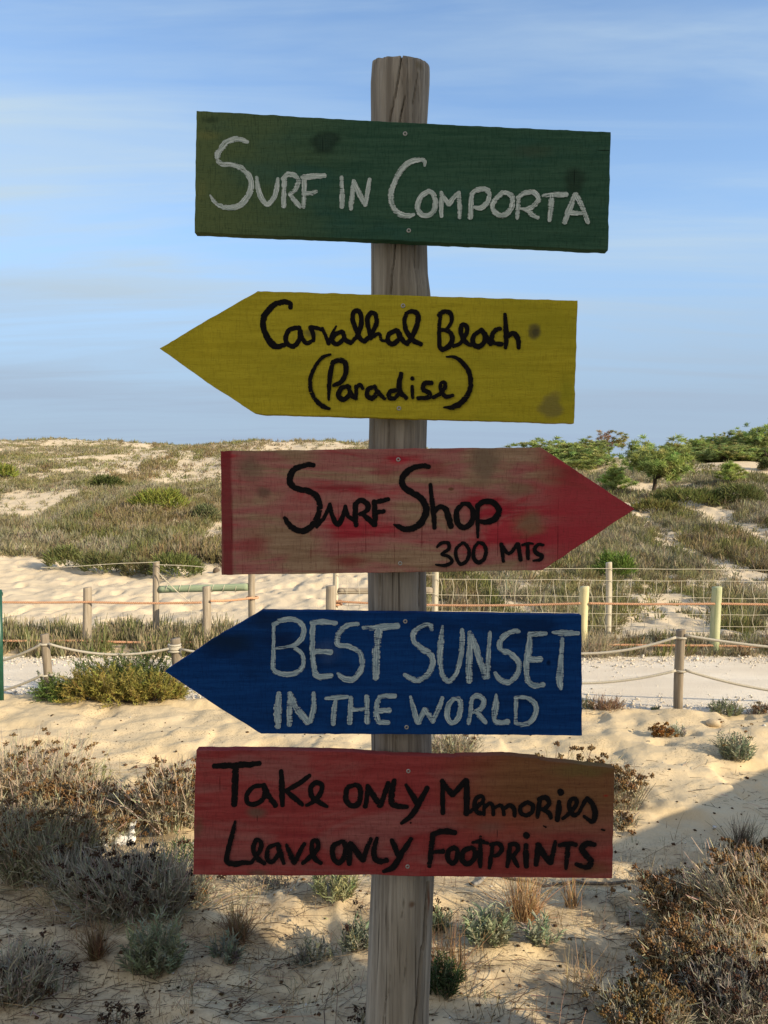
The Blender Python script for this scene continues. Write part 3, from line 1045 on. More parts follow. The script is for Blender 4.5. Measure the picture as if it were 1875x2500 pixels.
def mat_red_low():
    b = NB("red_brown_painted_wood", 0.85, 0.05)
    g, f, w = grain(b, 17)
    gr = b.noise(b.mapped((0.25, 1, 1.0), loc=(4, 0, 9)), 14, 5, 0.6, 0.8)
    p = b.noise(b.mapped((0.6, 1, 1.2), loc=(9, 0, 2)), 7, 4, 0.55)
    red = b.mix(b.ramp(g, 0.3, 0.7), (0.2204, 0.0302, 0.0302), (0.2958, 0.0510, 0.0487))
    mauve = b.mix(b.ramp(g, 0.3, 0.7), (0.2262, 0.0626, 0.0580), (0.2958, 0.0998, 0.0882))
    c = b.mix(b.ramp(gr, 0.42, 0.62), red, mauve)
    # right half faded to brown-orange
    sep = b.N.new('ShaderNodeSeparateXYZ'); b.L.new(b.tc.outputs['Object'], sep.inputs[0])
    x0 = unp(1060, 2000, FRONT)[0]; x1 = unp(1290, 2000, FRONT)[0]
    z0 = unp(1200, 2080, FRONT)[2]; z1 = unp(1200, 1940, FRONT)[2]
    ex = b.ramp(b.math('ADD', sep.outputs['X'], b.math('MULTIPLY', p, 0.12)), x0 + 0.03, x1 + 0.05)
    ez = b.ramp(b.math('ADD', sep.outputs['Z'], b.math('MULTIPLY', gr, 0.08)), z0 + 0.03, z1 + 0.05, 0.15, 1.0)
    c = b.mix(b.math('MULTIPLY', b.math('MULTIPLY', ex, ez), 0.9), c, b.mix(b.ramp(g, 0.3, 0.7), (0.1450, 0.0673, 0.0278), (0.1914, 0.0951, 0.0394)))
    c = knot(b, c, 1430, 1880, 130, 28, (0.1392, 0.0986, 0.0348), 0.8, 0.9)
    c = knot(b, c, 1440, 2120, 90, 26, (0.1566, 0.0812, 0.0406), 0.7, 0.9)
    c = knot(b, c, 626, 1985, 36, 22, (0.1334, 0.0789, 0.0580), 0.85, 0.8)
    c = knot(b, c, 630, 2130, 40, 12, (0.1218, 0.0812, 0.0580), 0.7, 0.9)
    c = knot(b, c, 485, 2020, 20, 40, (0.1218, 0.0719, 0.0406), 0.6, 0.9)
    c = knot(b, c, 1195, 2020, 60, 26, (0.1798, 0.0835, 0.0638), 0.75, 0.9)
    c = knot(b, c, 1480, 1943, 10, 5, (0.3016, 0.0232, 0.0174), 0.8, 0.9)
    c = knot(b, c, 740, 2040, 90, 8, (0.1972, 0.0255, 0.0302), 0.7, 0.9)
    c = knot(b, c, 1380, 2040, 120, 12, (0.1972, 0.0302, 0.0278), 0.55, 0.9)
    c = knot(b, c, 500, 2110, 40, 26, (0.2088, 0.0232, 0.0255), 0.6, 0.9)
    c = knot(b, c, 537, 1915, 1.5, 28, (0.0812, 0.0139, 0.0139), 0.8, 0.5)
    c = knot(b, c, 1214, 2035, 1.3, 14, (0.0348, 0.0116, 0.0116), 0.9, 0.5)
    c = knot(b, c, 628, 1998, 1.2, 11, (0.0348, 0.0139, 0.0116), 0.9, 0.5)
    c = b.mix(b.ramp(f, 0.44, 0.28, 0, 0.45), c, (0.0638, 0.0162, 0.0139))
    c = b.mix(b.ramp(w, 0.48, 0.34, 0, 0.25), c, (0.0812, 0.0209, 0.0186))
    b.bump(b.math('ADD', g, b.math('MULTIPLY', f, 0.6)), 0.4, 0.002)
    return b.base(c)


K1, K2 = 540 / 1659, 530 / 1659
FR = {'A': (460, 250, K1), 'B': (960, 250, K1), 'C': (380, 700, K1), 'D': (880, 700, K1), 'E': (530, 1080, K2), 'F': (1030, 1080, K2),
      'G': (400, 1480, K2), 'H': (900, 1480, K2), 'I': (460, 1820, K1), 'J': (970, 1820, K1)}

GREEN = [
    ('A', [(445, 298, 25), (400, 282, 40), (340, 275, 45), (275, 310, 48), (228, 370, 46), (220, 425, 44), (255, 465, 42), (330, 470, 42), (400, 497, 44), (455, 555, 44), (472, 615, 42), (455, 690, 46), (405, 755, 48), (330, 790, 46), (250, 780, 40), (195, 745, 30), (162, 695, 12)]),
    ('A', [(512, 560, 25), (522, 640, 38), (545, 710, 42), (590, 765, 40), (640, 715, 38), (662, 640, 36), (672, 570, 24)]),
    ('A', [(722, 570, 40), (718, 680, 40), (715, 780, 36)]),
    ('A', [(705, 575, 30), (745, 540, 40), (790, 545, 42), (822, 590, 40), (805, 650, 40), (760, 690, 36)]),
    ('A', [(765, 690, 30), (800, 740, 40), (835, 785, 34)]),
    ('A', [(868, 555, 40), (868, 660, 40), (865, 785, 34)]),
    ('A', [(855, 560, 40), (930, 555, 45), (1020, 550, 42)]),
    ('A', [(880, 680, 35), (930, 678, 44), (960, 668, 30)]),
    ('A', [(1150, 560, 30), (1153, 670, 40), (1150, 785, 36)]),
    ('A', [(1240, 585, 25), (1228, 690, 40), (1218, 800, 30)]),
    ('A', [(1240, 590, 30), (1275, 670, 42), (1325, 760, 38)]),
    ('A', [(1325, 770, 36), (1345, 670, 36), (1360, 575, 28)]),
    ('B', [(235, 475, 20), (232, 440, 36), (190, 430, 42), (120, 450, 44), (60, 505, 44), (15, 590, 44), (-15, 680, 44), (-5, 770, 44), (40, 830, 44), (100, 850, 44), (155, 840, 25)]),
    ('B', [(265, 665, 40), (205, 710, 40), (182, 780, 40), (205, 835, 40), (255, 850, 38), (300, 820, 40), (315, 750, 40), (300, 690, 40), (265, 665, 38)]),
    ('B', [(360, 675, 30), (360, 760, 36), (362, 855, 30)]),
    ('B', [(360, 680, 25), (395, 735, 36), (420, 765, 40)]),
    ('B', [(420, 765, 36), (455, 715, 38), (490, 680, 34)]),
    ('B', [(492, 675, 32), (497, 760, 38), (498, 865, 30)]),
    ('B', [(590, 690, 36), (582, 780, 42), (577, 865, 38)]),
    ('B', [(585, 690, 30), (625, 660, 40), (690, 650, 42), (722, 690, 40), (705, 750, 40), (655, 790, 38), (605, 785, 24)]),
    ('B', [(825, 675, 36), (770, 720, 42), (745, 780, 40), (770, 830, 42), (815, 850, 40), (865, 820, 42), (895, 760, 42), (885, 700, 42), (835, 675, 34)]),
    ('B', [(940, 720, 30), (935, 790, 38), (930, 870, 28)]),
    ('B', [(930, 715, 28), (985, 680, 40), (1050, 675, 42), (1090, 720, 40), (1060, 770, 40), (1000, 800, 36), (955, 795, 22)]),
    ('B', [(990, 800, 30), (1040, 840, 40), (1085, 865, 34)]),
    ('B', [(1125, 700, 30), (1200, 695, 46), (1300, 690, 40)]),
    ('B', [(1190, 700, 44), (1182, 790, 46), (1172, 885, 32)]),
    ('B', [(1365, 690, 36), (1325, 790, 44), (1285, 900, 40)]),
    ('B', [(1370, 690, 40), (1420, 790, 44), (1460, 900, 36)]),
    ('B', [(1335, 830, 36), (1415, 830, 36)]),
]
YELLOW = [
    ('C', [(1012, 160, 30), (1005, 125, 38), (950, 115, 40), (880, 145, 42), (820, 210, 44), (805, 290, 44), (830, 370, 44), (880, 435, 46), (920, 450, 42), (970, 435, 30)]),
    ('C', [(1075, 305, 32), (1010, 320, 34), (978, 370, 36), (985, 425, 36), (1035, 448, 36), (1075, 400, 34), (1085, 330, 34)]),
    ('C', [(1078, 305, 30), (1092, 370, 36), (1130, 420, 34), (1185, 400, 30)]),
    ('C', [(1185, 400, 28), (1180, 350, 30), (1160, 305, 28), (1200, 310, 30), (1245, 320, 26)]),
    ('C', [(1250, 310, 24), (1275, 370, 26), (1298, 430, 28)]),
    ('C', [(1298, 430, 24), (1325, 350, 22), (1355, 295, 14)]),
    ('C', [(1400, 335, 30), (1345, 360, 32), (1325, 405, 34), (1360, 430, 34), (1410, 390, 32), (1410, 345, 30)]),
    ('C', [(1405, 340, 30), (1420, 395, 34), (1465, 422, 32)]),
    ('C', [(1465, 422, 30), (1520, 350, 34), (1545, 260, 34), (1530, 190, 34), (1490, 185, 34), (1478, 240, 34), (1505, 330, 34), (1540, 395, 34), (1575, 410, 30)]),
    ('D', [(25, 412, 32), (80, 360, 34), (120, 270, 34), (110, 205, 34), (75, 200, 34), (50, 250, 34), (65, 330, 34), (75, 390, 28)]),
    ('D', [(75, 390, 28), (125, 355, 28), (145, 360, 26), (160, 400, 24), (200, 405, 20)]),
    ('D', [(270, 325, 34), (215, 355, 36), (205, 405, 36), (245, 430, 36), (290, 385, 34), (280, 335, 32)]),
    ('D', [(280, 330, 36), (310, 395, 38), (350, 430, 36)]),
    ('D', [(350, 430, 34), (405, 340, 36), (432, 240, 38), (415, 190, 38), (360, 190, 34), (330, 250, 30), (345, 330, 34), (395, 400, 38), (455, 432, 32)]),
    ('D', [(598, 205, 30), (590, 320, 28), (592, 440, 34)]),
    ('D', [(585, 215, 30), (620, 188, 34), (670, 195, 36), (685, 250, 30), (650, 315, 26), (610, 325, 26)]),
    ('D', [(620, 325, 22), (670, 340, 34), (690, 395, 36), (665, 445, 38), (615, 470, 36), (590, 445, 30)]),
    ('D', [(695, 445, 28), (745, 425, 28), (795, 350, 32), (795, 295, 34), (760, 290, 34), (755, 350, 34), (785, 410, 34), (830, 440, 26)]),
    ('D', [(905, 325, 30), (850, 370, 34), (845, 425, 36), (885, 450, 36), (930, 410, 36), (935, 350, 34)]),
    ('D', [(905, 320, 32), (950, 390, 42), (980, 430, 36)]),
    ('D', [(1050, 315, 30), (1010, 325, 34), (985, 375, 34), (1000, 420, 36), (1060, 430, 34)]),
    ('D', [(1083, 205, 26), (1090, 300, 36), (1092, 400, 36), (1088, 460, 26)]),
    ('D', [(1095, 375, 30), (1145, 350, 36), (1180, 390, 38), (1187, 460, 28)]),
    ('C', [(1312, 508, 18), (1250, 530, 26), (1195, 600, 26), (1160, 690, 28), (1165, 780, 30), (1200, 850, 34), (1250, 895, 38), (1305, 915, 20)]),
    ('C', [(1330, 560, 30), (1310, 650, 36), (1300, 760, 30), (1298, 850, 16)]),
    ('C', [(1325, 575, 34), (1370, 550, 38), (1420, 570, 40), (1425, 640, 36), (1395, 710, 36), (1335, 740, 26)]),
    ('C', [(1445, 745, 30), (1390, 765, 34), (1370, 815, 36), (1410, 845, 36), (1455, 805, 34), (1450, 750, 32)]),
    ('C', [(1445, 750, 30), (1470, 815, 34), (1505, 840, 26)]),
    ('C', [(1500, 745, 28), (1505, 790, 28), (1500, 840, 22)]),
    ('C', [(1500, 770, 24), (1530, 735, 28), (1555, 765, 26)]),
    ('D', [(110, 750, 32), (60, 770, 34), (50, 815, 36), (90, 835, 36), (130, 790, 34)]),
    ('D', [(105, 745, 30), (130, 790, 36), (180, 840, 30)]),
    ('D', [(265, 775, 30), (220, 790, 34), (215, 830, 34), (255, 835, 34), (290, 800, 30)]),
    ('D', [(305, 650, 32), (292, 720, 38), (300, 790, 38), (345, 835, 30)]),
    ('D', [(388, 745, 24), (388, 790, 26), (392, 835, 22)]),
    ('D', [(390, 688, 34)]),
    ('D', [(535, 720, 34), (480, 725, 34), (470, 770, 34), (515, 795, 36), (510, 830, 36), (430, 835, 30)]),
    ('D', [(545, 830, 30), (600, 800, 34), (635, 750, 30), (625, 715, 28), (600, 730, 26), (605, 780, 30), (640, 825, 34), (695, 815, 26)]),
    ('D', [(645, 525, 14), (710, 530, 26), (770, 575, 34), (815, 640, 36), (828, 720, 36), (810, 800, 40), (760, 865, 42), (700, 900, 40), (625, 905, 14)]),
]
RED = [
    ('E', [(740, 175, 32), (690, 170, 40), (610, 195, 44), (560, 250, 46), (560, 310, 46), (610, 355, 46), (700, 375, 44), (765, 420, 44), (783, 500, 44), (760, 590, 46), (700, 660, 46), (630, 675, 44), (560, 640, 44), (515, 575, 28)]),
    ('E', [(760, 650, 22), (820, 570, 30), (862, 470, 24)]),
    ('E', [(862, 470, 28), (880, 560, 36), (925, 625, 38), (970, 540, 34), (980, 485, 26)]),
    ('E', [(980, 490, 28), (1000, 560, 30), (1045, 595, 30)]),
    ('E', [(1060, 470, 40), (1055, 550, 42), (1062, 635, 36)]),
    ('E', [(1055, 470, 34), (1100, 445, 40), (1150, 475, 42), (1145, 520, 36), (1090, 550, 30)]),
    ('E', [(1110, 545, 30), (1155, 585, 40), (1200, 630, 40)]),
    ('E', [(1200, 450, 38), (1205, 540, 42), (1210, 635, 30)]),
    ('E', [(1195, 460, 36), (1250, 445, 40), (1310, 435, 32)]),
    ('E', [(1210, 535, 30), (1275, 525, 34)]),
    ('E', [(1620, 185, 34), (1560, 180, 38), (1480, 205, 44), (1420, 265, 46), (1420, 330, 46), (1475, 375, 46), (1550, 420, 46), (1595, 490, 48), (1585, 570, 50), (1530, 640, 50), (1450, 665, 46), (1390, 645, 36), (1350, 628, 12)]),
    ('F', [(65, 320, 28), (75, 430, 36), (90, 560, 38), (95, 655, 32)]),
    ('F', [(90, 540, 30), (130, 495, 36), (180, 510, 42), (205, 580, 46), (222, 645, 42)]),
    ('F', [(310, 470, 36), (265, 530, 40), (275, 620, 42), (325, 650, 40), (380, 610, 40), (390, 530, 38), (355, 475, 36), (310, 470, 34)]),
    ('F', [(425, 480, 34), (425, 600, 30), (427, 725, 24)]),
    ('F', [(420, 490, 36), (470, 455, 42), (545, 460, 44), (590, 520, 44), (560, 580, 46), (490, 610, 40), (435, 600, 26)]),
    ('F', [(115, 800, 18), (150, 770, 26), (200, 770, 28), (205, 815, 26), (150, 855, 20), (200, 870, 24), (230, 910, 28), (180, 940, 26), (105, 935, 14)]),
    ('F', [(310, 768, 24), (265, 810, 26), (260, 870, 26), (295, 930, 28), (345, 900, 28), (360, 830, 28), (335, 780, 26), (305, 768, 24)]),
    ('F', [(430, 765, 24), (400, 810, 26), (395, 880, 30), (430, 918, 30), (475, 890, 30), (490, 830, 30), (470, 780, 30), (430, 765, 24)]),
    ('F', [(605, 775, 28), (615, 840, 32), (622, 910, 26)]),
    ('F', [(605, 780, 28), (665, 850, 28), (730, 775, 28)]),
    ('F', [(735, 775, 30), (745, 840, 34), (755, 900, 30)]),
    ('F', [(765, 785, 18), (810, 772, 22), (850, 775, 16)]),
    ('F', [(808, 780, 28), (810, 890, 30)]),
    ('F', [(930, 785, 20), (890, 780, 26), (860, 815, 30), (880, 850, 34), (915, 865, 32), (905, 895, 28), (850, 905, 16)]),
]
BLUE = [
    ('G', [(840, 150, 26), (838, 300, 30), (835, 470, 40)]),
    ('G', [(835, 140, 34), (900, 108, 42), (990, 100, 40), (1055, 140, 44), (1070, 200, 42), (1040, 265, 40), (970, 305, 32), (840, 325, 26)]),
    ('G', [(975, 310, 28), (1045, 350, 36), (1070, 420, 36), (1040, 490, 40), (960, 520, 40), (870, 510, 40), (830, 470, 34)]),
    ('G', [(1140, 130, 40), (1135, 250, 44), (1140, 400, 44), (1150, 480, 42), (1175, 535, 40)]),
    ('G', [(1130, 125, 42), (1220, 120, 48), (1315, 130, 40)]),
    ('G', [(1165, 345, 40), (1275, 350, 50)]),
    ('G', [(1150, 520, 40), (1200, 540, 46), (1280, 530, 42)]),
    ('G', [(1485, 135, 30), (1420, 140, 38), (1360, 180, 46), (1325, 240, 48), (1335, 295, 40), (1420, 310, 40), (1490, 350, 46), (1515, 420, 44), (1500, 500, 46), (1440, 560, 48), (1370, 550, 44), (1330, 515, 26)]),
    ('G', [(1525, 160, 36), (1600, 165, 50), (1700, 158, 50), (1790, 150, 44)]),
    ('G', [(1640, 190, 60), (1625, 350, 62), (1620, 550, 52)]),
    ('H', [(485, 180, 30), (470, 145, 40), (420, 145, 40), (350, 200, 46), (345, 265, 44), (400, 320, 50), (470, 365, 48), (490, 430, 44), (460, 510, 46), (385, 565, 46), (320, 550, 44), (275, 522, 32)]),
    ('H', [(565, 155, 28), (552, 260, 50), (545, 400, 46), (560, 510, 42), (610, 575, 44), (670, 510, 40), (705, 380, 42), (715, 270, 42), (715, 180, 36)]),
    ('H', [(775, 200, 40), (770, 380, 50), (768, 570, 58)]),
    ('H', [(785, 210, 40), (830, 350, 48), (890, 540, 52)]),
    ('H', [(910, 540, 46), (915, 380, 40), (928, 200, 32)]),
    ('H', [(1150, 195, 30), (1110, 190, 40), (1040, 225, 50), (1000, 280, 46), (1015, 335, 46), (1090, 370, 50), (1145, 430, 44), (1140, 510, 44), (1080, 575, 46), (1010, 565, 46), (965, 510, 30)]),
    ('H', [(1235, 210, 44), (1225, 330, 56), (1205, 450, 46), (1215, 560, 50), (1260, 605, 46), (1335, 600, 44)]),
    ('H', [(1230, 215, 46), (1290, 208, 50), (1355, 210, 36)]),
    ('H', [(1230, 405, 50), (1315, 405, 50)]),
    ('H', [(1405, 200, 20), (1480, 205, 52), (1600, 205, 40)]),
    ('H', [(1480, 250, 34), (1470, 400, 46), (1460, 560, 56), (1470, 630, 30)]),
    ('G', [(880, 665, 40), (870, 780, 62), (870, 920, 50)]),
    ('G', [(965, 665, 40), (960, 780, 46), (960, 905, 44)]),
    ('G', [(970, 680, 46), (1020, 790, 56), (1100, 885, 54)]),
    ('G', [(1120, 880, 40), (1145, 780, 44), (1145, 665, 36)]),
    ('G', [(1240, 705, 36), (1320, 700, 44), (1400, 690, 38)]),
    ('G', [(1310, 730, 34), (1300, 800, 42), (1295, 900, 40)]),
    ('G', [(1430, 700, 40), (1420, 890, 46)]),
    ('G', [(1440, 790, 34), (1530, 785, 34)]),
    ('G', [(1550, 690, 40), (1555, 885, 50)]),
    ('H', [(85, 695, 40), (60, 780, 44), (65, 860, 46), (90, 890, 40)]),
    ('H', [(85, 690, 44), (200, 685, 44)]),
    ('H', [(70, 800, 44), (160, 795, 44)]),
    ('H', [(85, 890, 40), (150, 890, 40)]),
    ('H', [(320, 690, 20), (345, 790, 44), (375, 890, 40)]),
    ('H', [(380, 890, 40), (430, 790, 44)]),
    ('H', [(430, 790, 44), (490, 880, 44)]),
    ('H', [(490, 880, 40), (530, 790, 44), (565, 700, 32)]),
    ('H', [(650, 705, 36), (605, 770, 46), (605, 860, 46), (645, 890, 40), (690, 840, 44), (705, 760, 44), (690, 710, 40), (650, 705, 34)]),
    ('H', [(790, 705, 34), (780, 790, 40), (765, 895, 36)]),
    ('H', [(790, 700, 36), (840, 685, 40), (880, 720, 38), (860, 780, 38), (800, 810, 30)]),
    ('H', [(820, 805, 30), (860, 850, 44), (895, 890, 32)]),
    ('H', [(975, 675, 20), (970, 770, 54), (960, 850, 40), (990, 890, 42), (1065, 885, 46)]),
    ('H', [(1130, 700, 36), (1125, 800, 30), (1125, 890, 34)]),
    ('H', [(1120, 700, 30), (1190, 695, 34), (1260, 730, 44), (1280, 800, 40), (1240, 880, 46), (1180, 905, 40), (1120, 895, 26)]),
]
LOWER = [
    ('I', [(190, 155, 36), (300, 150, 46), (420, 145, 46), (535, 135, 36)]),
    ('I', [(352, 175, 46), (350, 300, 50), (342, 445, 44)]),
    ('I', [(570, 300, 30), (490, 310, 34), (440, 370, 34), (445, 430, 34), (500, 440, 36), (560, 400, 36), (570, 320, 34)]),
    ('I', [(565, 295, 36), (600, 380, 44), (655, 450, 40)]),
    ('I', [(697, 190, 32), (700, 320, 44), (705, 450, 34)]),
    ('I', [(910, 225, 30), (820, 290, 36), (730, 340, 32)]),
    ('I', [(735, 340, 30), (800, 400, 40), (855, 445, 32)]),
    ('I', [(885, 450, 26), (940, 420, 34), (990, 360, 36), (1000, 300, 36), (960, 280, 38), (915, 320, 38), (930, 390, 36), (985, 430, 40), (1040, 460, 24)]),
    ('I', [(1255, 295, 34), (1195, 320, 38), (1180, 400, 40), (1215, 450, 40), (1270, 440, 40), (1290, 370, 40), (1280, 310, 38), (1245, 295, 30)]),
    ('I', [(1345, 300, 30), (1340, 380, 36), (1325, 460, 34)]),
    ('I', [(1345, 310, 36), (1390, 380, 44), (1440, 450, 44)]),
    ('I', [(1440, 450, 40), (1470, 370, 40), (1500, 280, 34)]),
    ('I', [(1545, 260, 34), (1525, 350, 46), (1525, 430, 44), (1570, 455, 40), (1640, 460, 34)]),
    ('J', [(65, 295, 26), (110, 370, 40), (145, 430, 40)]),
    ('J', [(225, 315, 34), (170, 420, 42), (110, 520, 44), (30, 585, 24)]),
    ('J', [(100, 580, 14)]),
    ('J', [(338, 260, 30), (340, 380, 34), (342, 510, 32)]),
    ('J', [(335, 265, 36), (380, 330, 42), (415, 370, 44)]),
    ('J', [(415, 370, 40), (470, 310, 42), (515, 260, 36)]),
    ('J', [(518, 260, 38), (520, 380, 46), (518, 515, 40)]),
    ('J', [(540, 500, 28), (600, 460, 32), (645, 410, 30), (630, 380, 30), (590, 400, 32), (580, 450, 34), (600, 500, 34), (640, 510, 26)]),
    ('J', [(650, 440, 22), (650, 520, 26)]),
    ('J', [(650, 470, 24), (690, 435, 28), (715, 455, 28), (720, 520, 28)]),
    ('J', [(720, 470, 24), (770, 450, 28), (790, 470, 28), (800, 520, 28)]),
    ('J', [(795, 480, 26), (840, 450, 32), (875, 475, 34), (880, 530, 30)]),
    ('J', [(965, 430, 32), (925, 460, 32), (925, 505, 32), (965, 525, 32), (1010, 500, 34), (1015, 450, 34), (975, 425, 30)]),
    ('J', [(1070, 405, 30), (1060, 470, 34), (1050, 540, 28)]),
    ('J', [(1060, 405, 34), (1110, 390, 36), (1140, 430, 34), (1110, 470, 32), (1070, 480, 26)]),
    ('J', [(1090, 480, 30), (1140, 510, 34), (1150, 545, 30)]),
    ('J', [(1213, 420, 30), (1210, 480, 44), (1200, 560, 38)]),
    ('J', [(1225, 350, 54)]),
    ('J', [(1240, 550, 26), (1300, 500, 34), (1345, 440, 32), (1335, 400, 30), (1300, 410, 30), (1290, 460, 32), (1320, 520, 36), (1360, 510, 26)]),
    ('J', [(1360, 510, 26), (1400, 430, 30), (1425, 395, 34)]),
    ('J', [(1425, 400, 36), (1470, 450, 40), (1485, 520, 42), (1460, 570, 36), (1400, 530, 24)]),
    ('J', [(1095, 602, 8), (1115, 614, 14)]),
    ('J', [(1530, 630, 12), (1556, 636, 14)]),
    ('I', [(350, 570, 20), (330, 660, 34), (300, 780, 36), (285, 860, 40), (330, 890, 44), (400, 880, 36), (470, 880, 28)]),
    ('I', [(470, 880, 28), (530, 800, 34), (545, 730, 34), (510, 710, 36), (485, 770, 36), (510, 840, 40), (570, 885, 34)]),
    ('I', [(665, 740, 30), (600, 770, 34), (590, 840, 36), (620, 875, 34), (670, 820, 34), (680, 750, 32)]),
    ('I', [(670, 740, 36), (690, 810, 42), (715, 885, 28)]),
    ('I', [(735, 745, 26), (765, 820, 40), (795, 880, 40)]),
    ('I', [(795, 880, 36), (835, 800, 36), (870, 735, 28)]),
    ('I', [(855, 885, 28), (920, 830, 36), (970, 770, 34), (965, 715, 32), (930, 725, 32), (925, 790, 34), (950, 850, 38), (995, 885, 28)]),
    ('I', [(1140, 725, 32), (1085, 760, 40), (1085, 840, 40), (1125, 880, 40), (1165, 840, 38), (1180, 770, 38), (1160, 720, 34), (1130, 725, 28)]),
    ('I', [(1215, 730, 34), (1210, 810, 40), (1205, 890, 36)]),
    ('I', [(1220, 735, 36), (1270, 810, 44), (1310, 860, 44)]),
    ('I', [(1310, 860, 40), (1340, 770, 36), (1370, 700, 30)]),
    ('I', [(1415, 695, 28), (1390, 780, 40), (1400, 850, 40), (1440, 870, 42), (1490, 860, 36)]),
    ('I', [(1525, 710, 34), (1555, 780, 40), (1580, 840, 36)]),
    ('I', [(1670, 700, 34), (1600, 810, 42), (1540, 910, 46), (1460, 945, 24)]),
    ('J', [(265, 665, 40), (255, 780, 44), (240, 905, 36)]),
    ('J', [(260, 670, 40), (340, 645, 46), (435, 655, 36)]),
    ('J', [(265, 795, 30), (345, 795, 36)]),
    ('J', [(430, 765, 34), (385, 790, 36), (380, 850, 36), (415, 885, 36), (445, 850, 34), (450, 790, 34), (425, 765, 30)]),
    ('J', [(560, 765, 34), (500, 790, 38), (485, 850, 40), (520, 890, 40), (570, 860, 38), (585, 800, 36), (560, 765, 32)]),
    ('J', [(625, 680, 20), (622, 790, 38), (622, 910, 30)]),
    ('J', [(565, 730, 24), (620, 720, 34), (680, 735, 24)]),
    ('J', [(715, 740, 30), (705, 830, 34), (690, 920, 28)]),
    ('J', [(700, 745, 30), (755, 735, 34), (785, 770, 34), (755, 820, 32), (710, 830, 24)]),
    ('J', [(845, 745, 32), (835, 830, 36), (825, 910, 28)]),
    ('J', [(840, 745, 32), (890, 740, 36), (905, 780, 34), (870, 825, 32)]),
    ('J', [(855, 820, 28), (885, 870, 36), (905, 910, 26)]),
    ('J', [(965, 745, 34), (965, 830, 44), (968, 910, 36)]),
    ('J', [(968, 675, 54)]),
    ('J', [(1055, 740, 36), (1050, 820, 42), (1040, 895, 38)]),
    ('J', [(1060, 745, 36), (1100, 820, 46), (1150, 880, 44)]),
    ('J', [(1150, 880, 40), (1170, 800, 36), (1185, 720, 28)]),
    ('J', [(1215, 750, 34), (1280, 740, 44), (1340, 745, 36)]),
    ('J', [(1280, 750, 34), (1272, 840, 40), (1265, 925, 26)]),
    ('J', [(1480, 745, 36), (1420, 735, 42), (1385, 780, 46), (1420, 830, 48), (1455, 870, 46), (1420, 915, 46), (1340, 890, 30)]),
]

build_post()
board([(479.5, 270.2), (960, 297.5), (1491.5, 322.3), (1484.7, 610.7), (960, 586.9), (475, 567.4)], mat_green(),
      "green board with the white words SURF IN COMPORTA, topmost on the post", GREEN, M_WHITE, FR, [(989, 326.5), (998, 563)])
board([(629, 710.4), (920, 719), (1410.5, 733.5), (1401.7, 1033.6), (920, 1020), (640, 1012), (620, 1008), (500, 930), (389, 850.4), (505, 781)], mat_yellow(),
      "yellow arrow board pointing left with black CARVALHAL BEACH (PARADISE)", YELLOW, M_BLACK, FR, [(984, 746.5), (974, 997)])
board([(538.6, 1101.4), (900, 1096), (1320.7, 1092), (1549.8, 1243), (1324.5, 1392), (900, 1399), (541, 1403.6)], mat_red_arrow(),
      "worn red arrow board pointing right with black SURF SHOP 300 MTS", RED, M_BLACK, FR, [(972.5, 1122), (977, 1375.5)])
board([(638, 1491), (1000, 1496), (1419.8, 1502.4), (1421.4, 1796.3), (1000, 1793), (638, 1791.5), (515, 1715), (401.6, 1639), (520, 1560)], mat_blue(),
      "dark blue arrow board pointing left with white BEST SUNSET IN THE WORLD", BLUE, M_WHITE_BLUE, FR, [(989.5, 1517), (992.6, 1775.5)])
board([(478.9, 1832.4), (650, 1832), (850.6, 1837), (970, 1845.4), (1110, 1849.5), (1115, 1847), (1230, 1844.4), (1316, 1852), (1320, 1856), (1500.6, 1876), (1498, 2010), (1494.7, 2144.5), (1230, 2142), (970, 2139), (906, 2136), (700, 2138), (471.4, 2135.7), (474, 1990)], mat_red_low(),
      "red brown board with black TAKE ONLY MEMORIES LEAVE ONLY FOOTPRINTS, lowest on the post", LOWER, M_BLACK, FR, [(997, 1882.5), (995, 2115.6)])

#PART2
# ------------------------------------------------------------------ fences
M_GREY = mat_wood("grey_fence_wood", (0.27, 0.225, 0.17), (0.40, 0.345, 0.27), (0.23, 0.185, 0.135), 55, 0.05)
M_GREY_DARK = mat_wood("dark_grey_fence_wood", (0.19, 0.155, 0.115), (0.30, 0.255, 0.20), (0.165, 0.13, 0.09), 55, 0.05)
M_PALE = mat_wood("pale_peeled_wood", (0.46, 0.41, 0.31), (0.60, 0.55, 0.44), (0.36, 0.31, 0.23), 55, 0.05)
M_YELLOW_POST = mat_wood("yellowish_treated_wood", (0.56, 0.50, 0.28), (0.64, 0.58, 0.36), (0.50, 0.47, 0.25), 45, 0.04)
M_GREEN_POST = mat_wood("greenish_treated_wood", (0.36, 0.39, 0.22), (0.50, 0.50, 0.32), (0.28, 0.36, 0.20), 45, 0.04)
M_RAIL = mat_wood("green_treated_rail", (0.24, 0.30, 0.20), (0.32, 0.38, 0.26), (0.20, 0.27, 0.17), 40, 0.05)


def mat_simple(name, c1, c2, scale=200, rough=0.8, spec=0.2, metal=0.0):
    b = NB(name, rough, spec)
    b.bsdf.inputs['Metallic'].default_value = metal
    n = b.noise(b.mapped(), scale, 3)
    b.bump(n, 0.3, 0.003)
    return b.base(b.mix(b.ramp(n, 0.35, 0.65), c1, c2))


M_ROPE = mat_simple("grey_rope", (0.36, 0.33, 0.27), (0.50, 0.46, 0.38), 180)
M_ORANGE = mat_simple("orange_rope", (0.42, 0.22, 0.125), (0.62, 0.37, 0.23), 160)
M_WIRE = mat_simple("galvanised_wire", (0.50, 0.45, 0.34), (0.62, 0.57, 0.45), 90, 0.6)
M_DARKGREEN = mat_simple("green_enamel", (0.010, 0.060, 0.038), (0.016, 0.080, 0.050), 40, 0.4, 0.4)


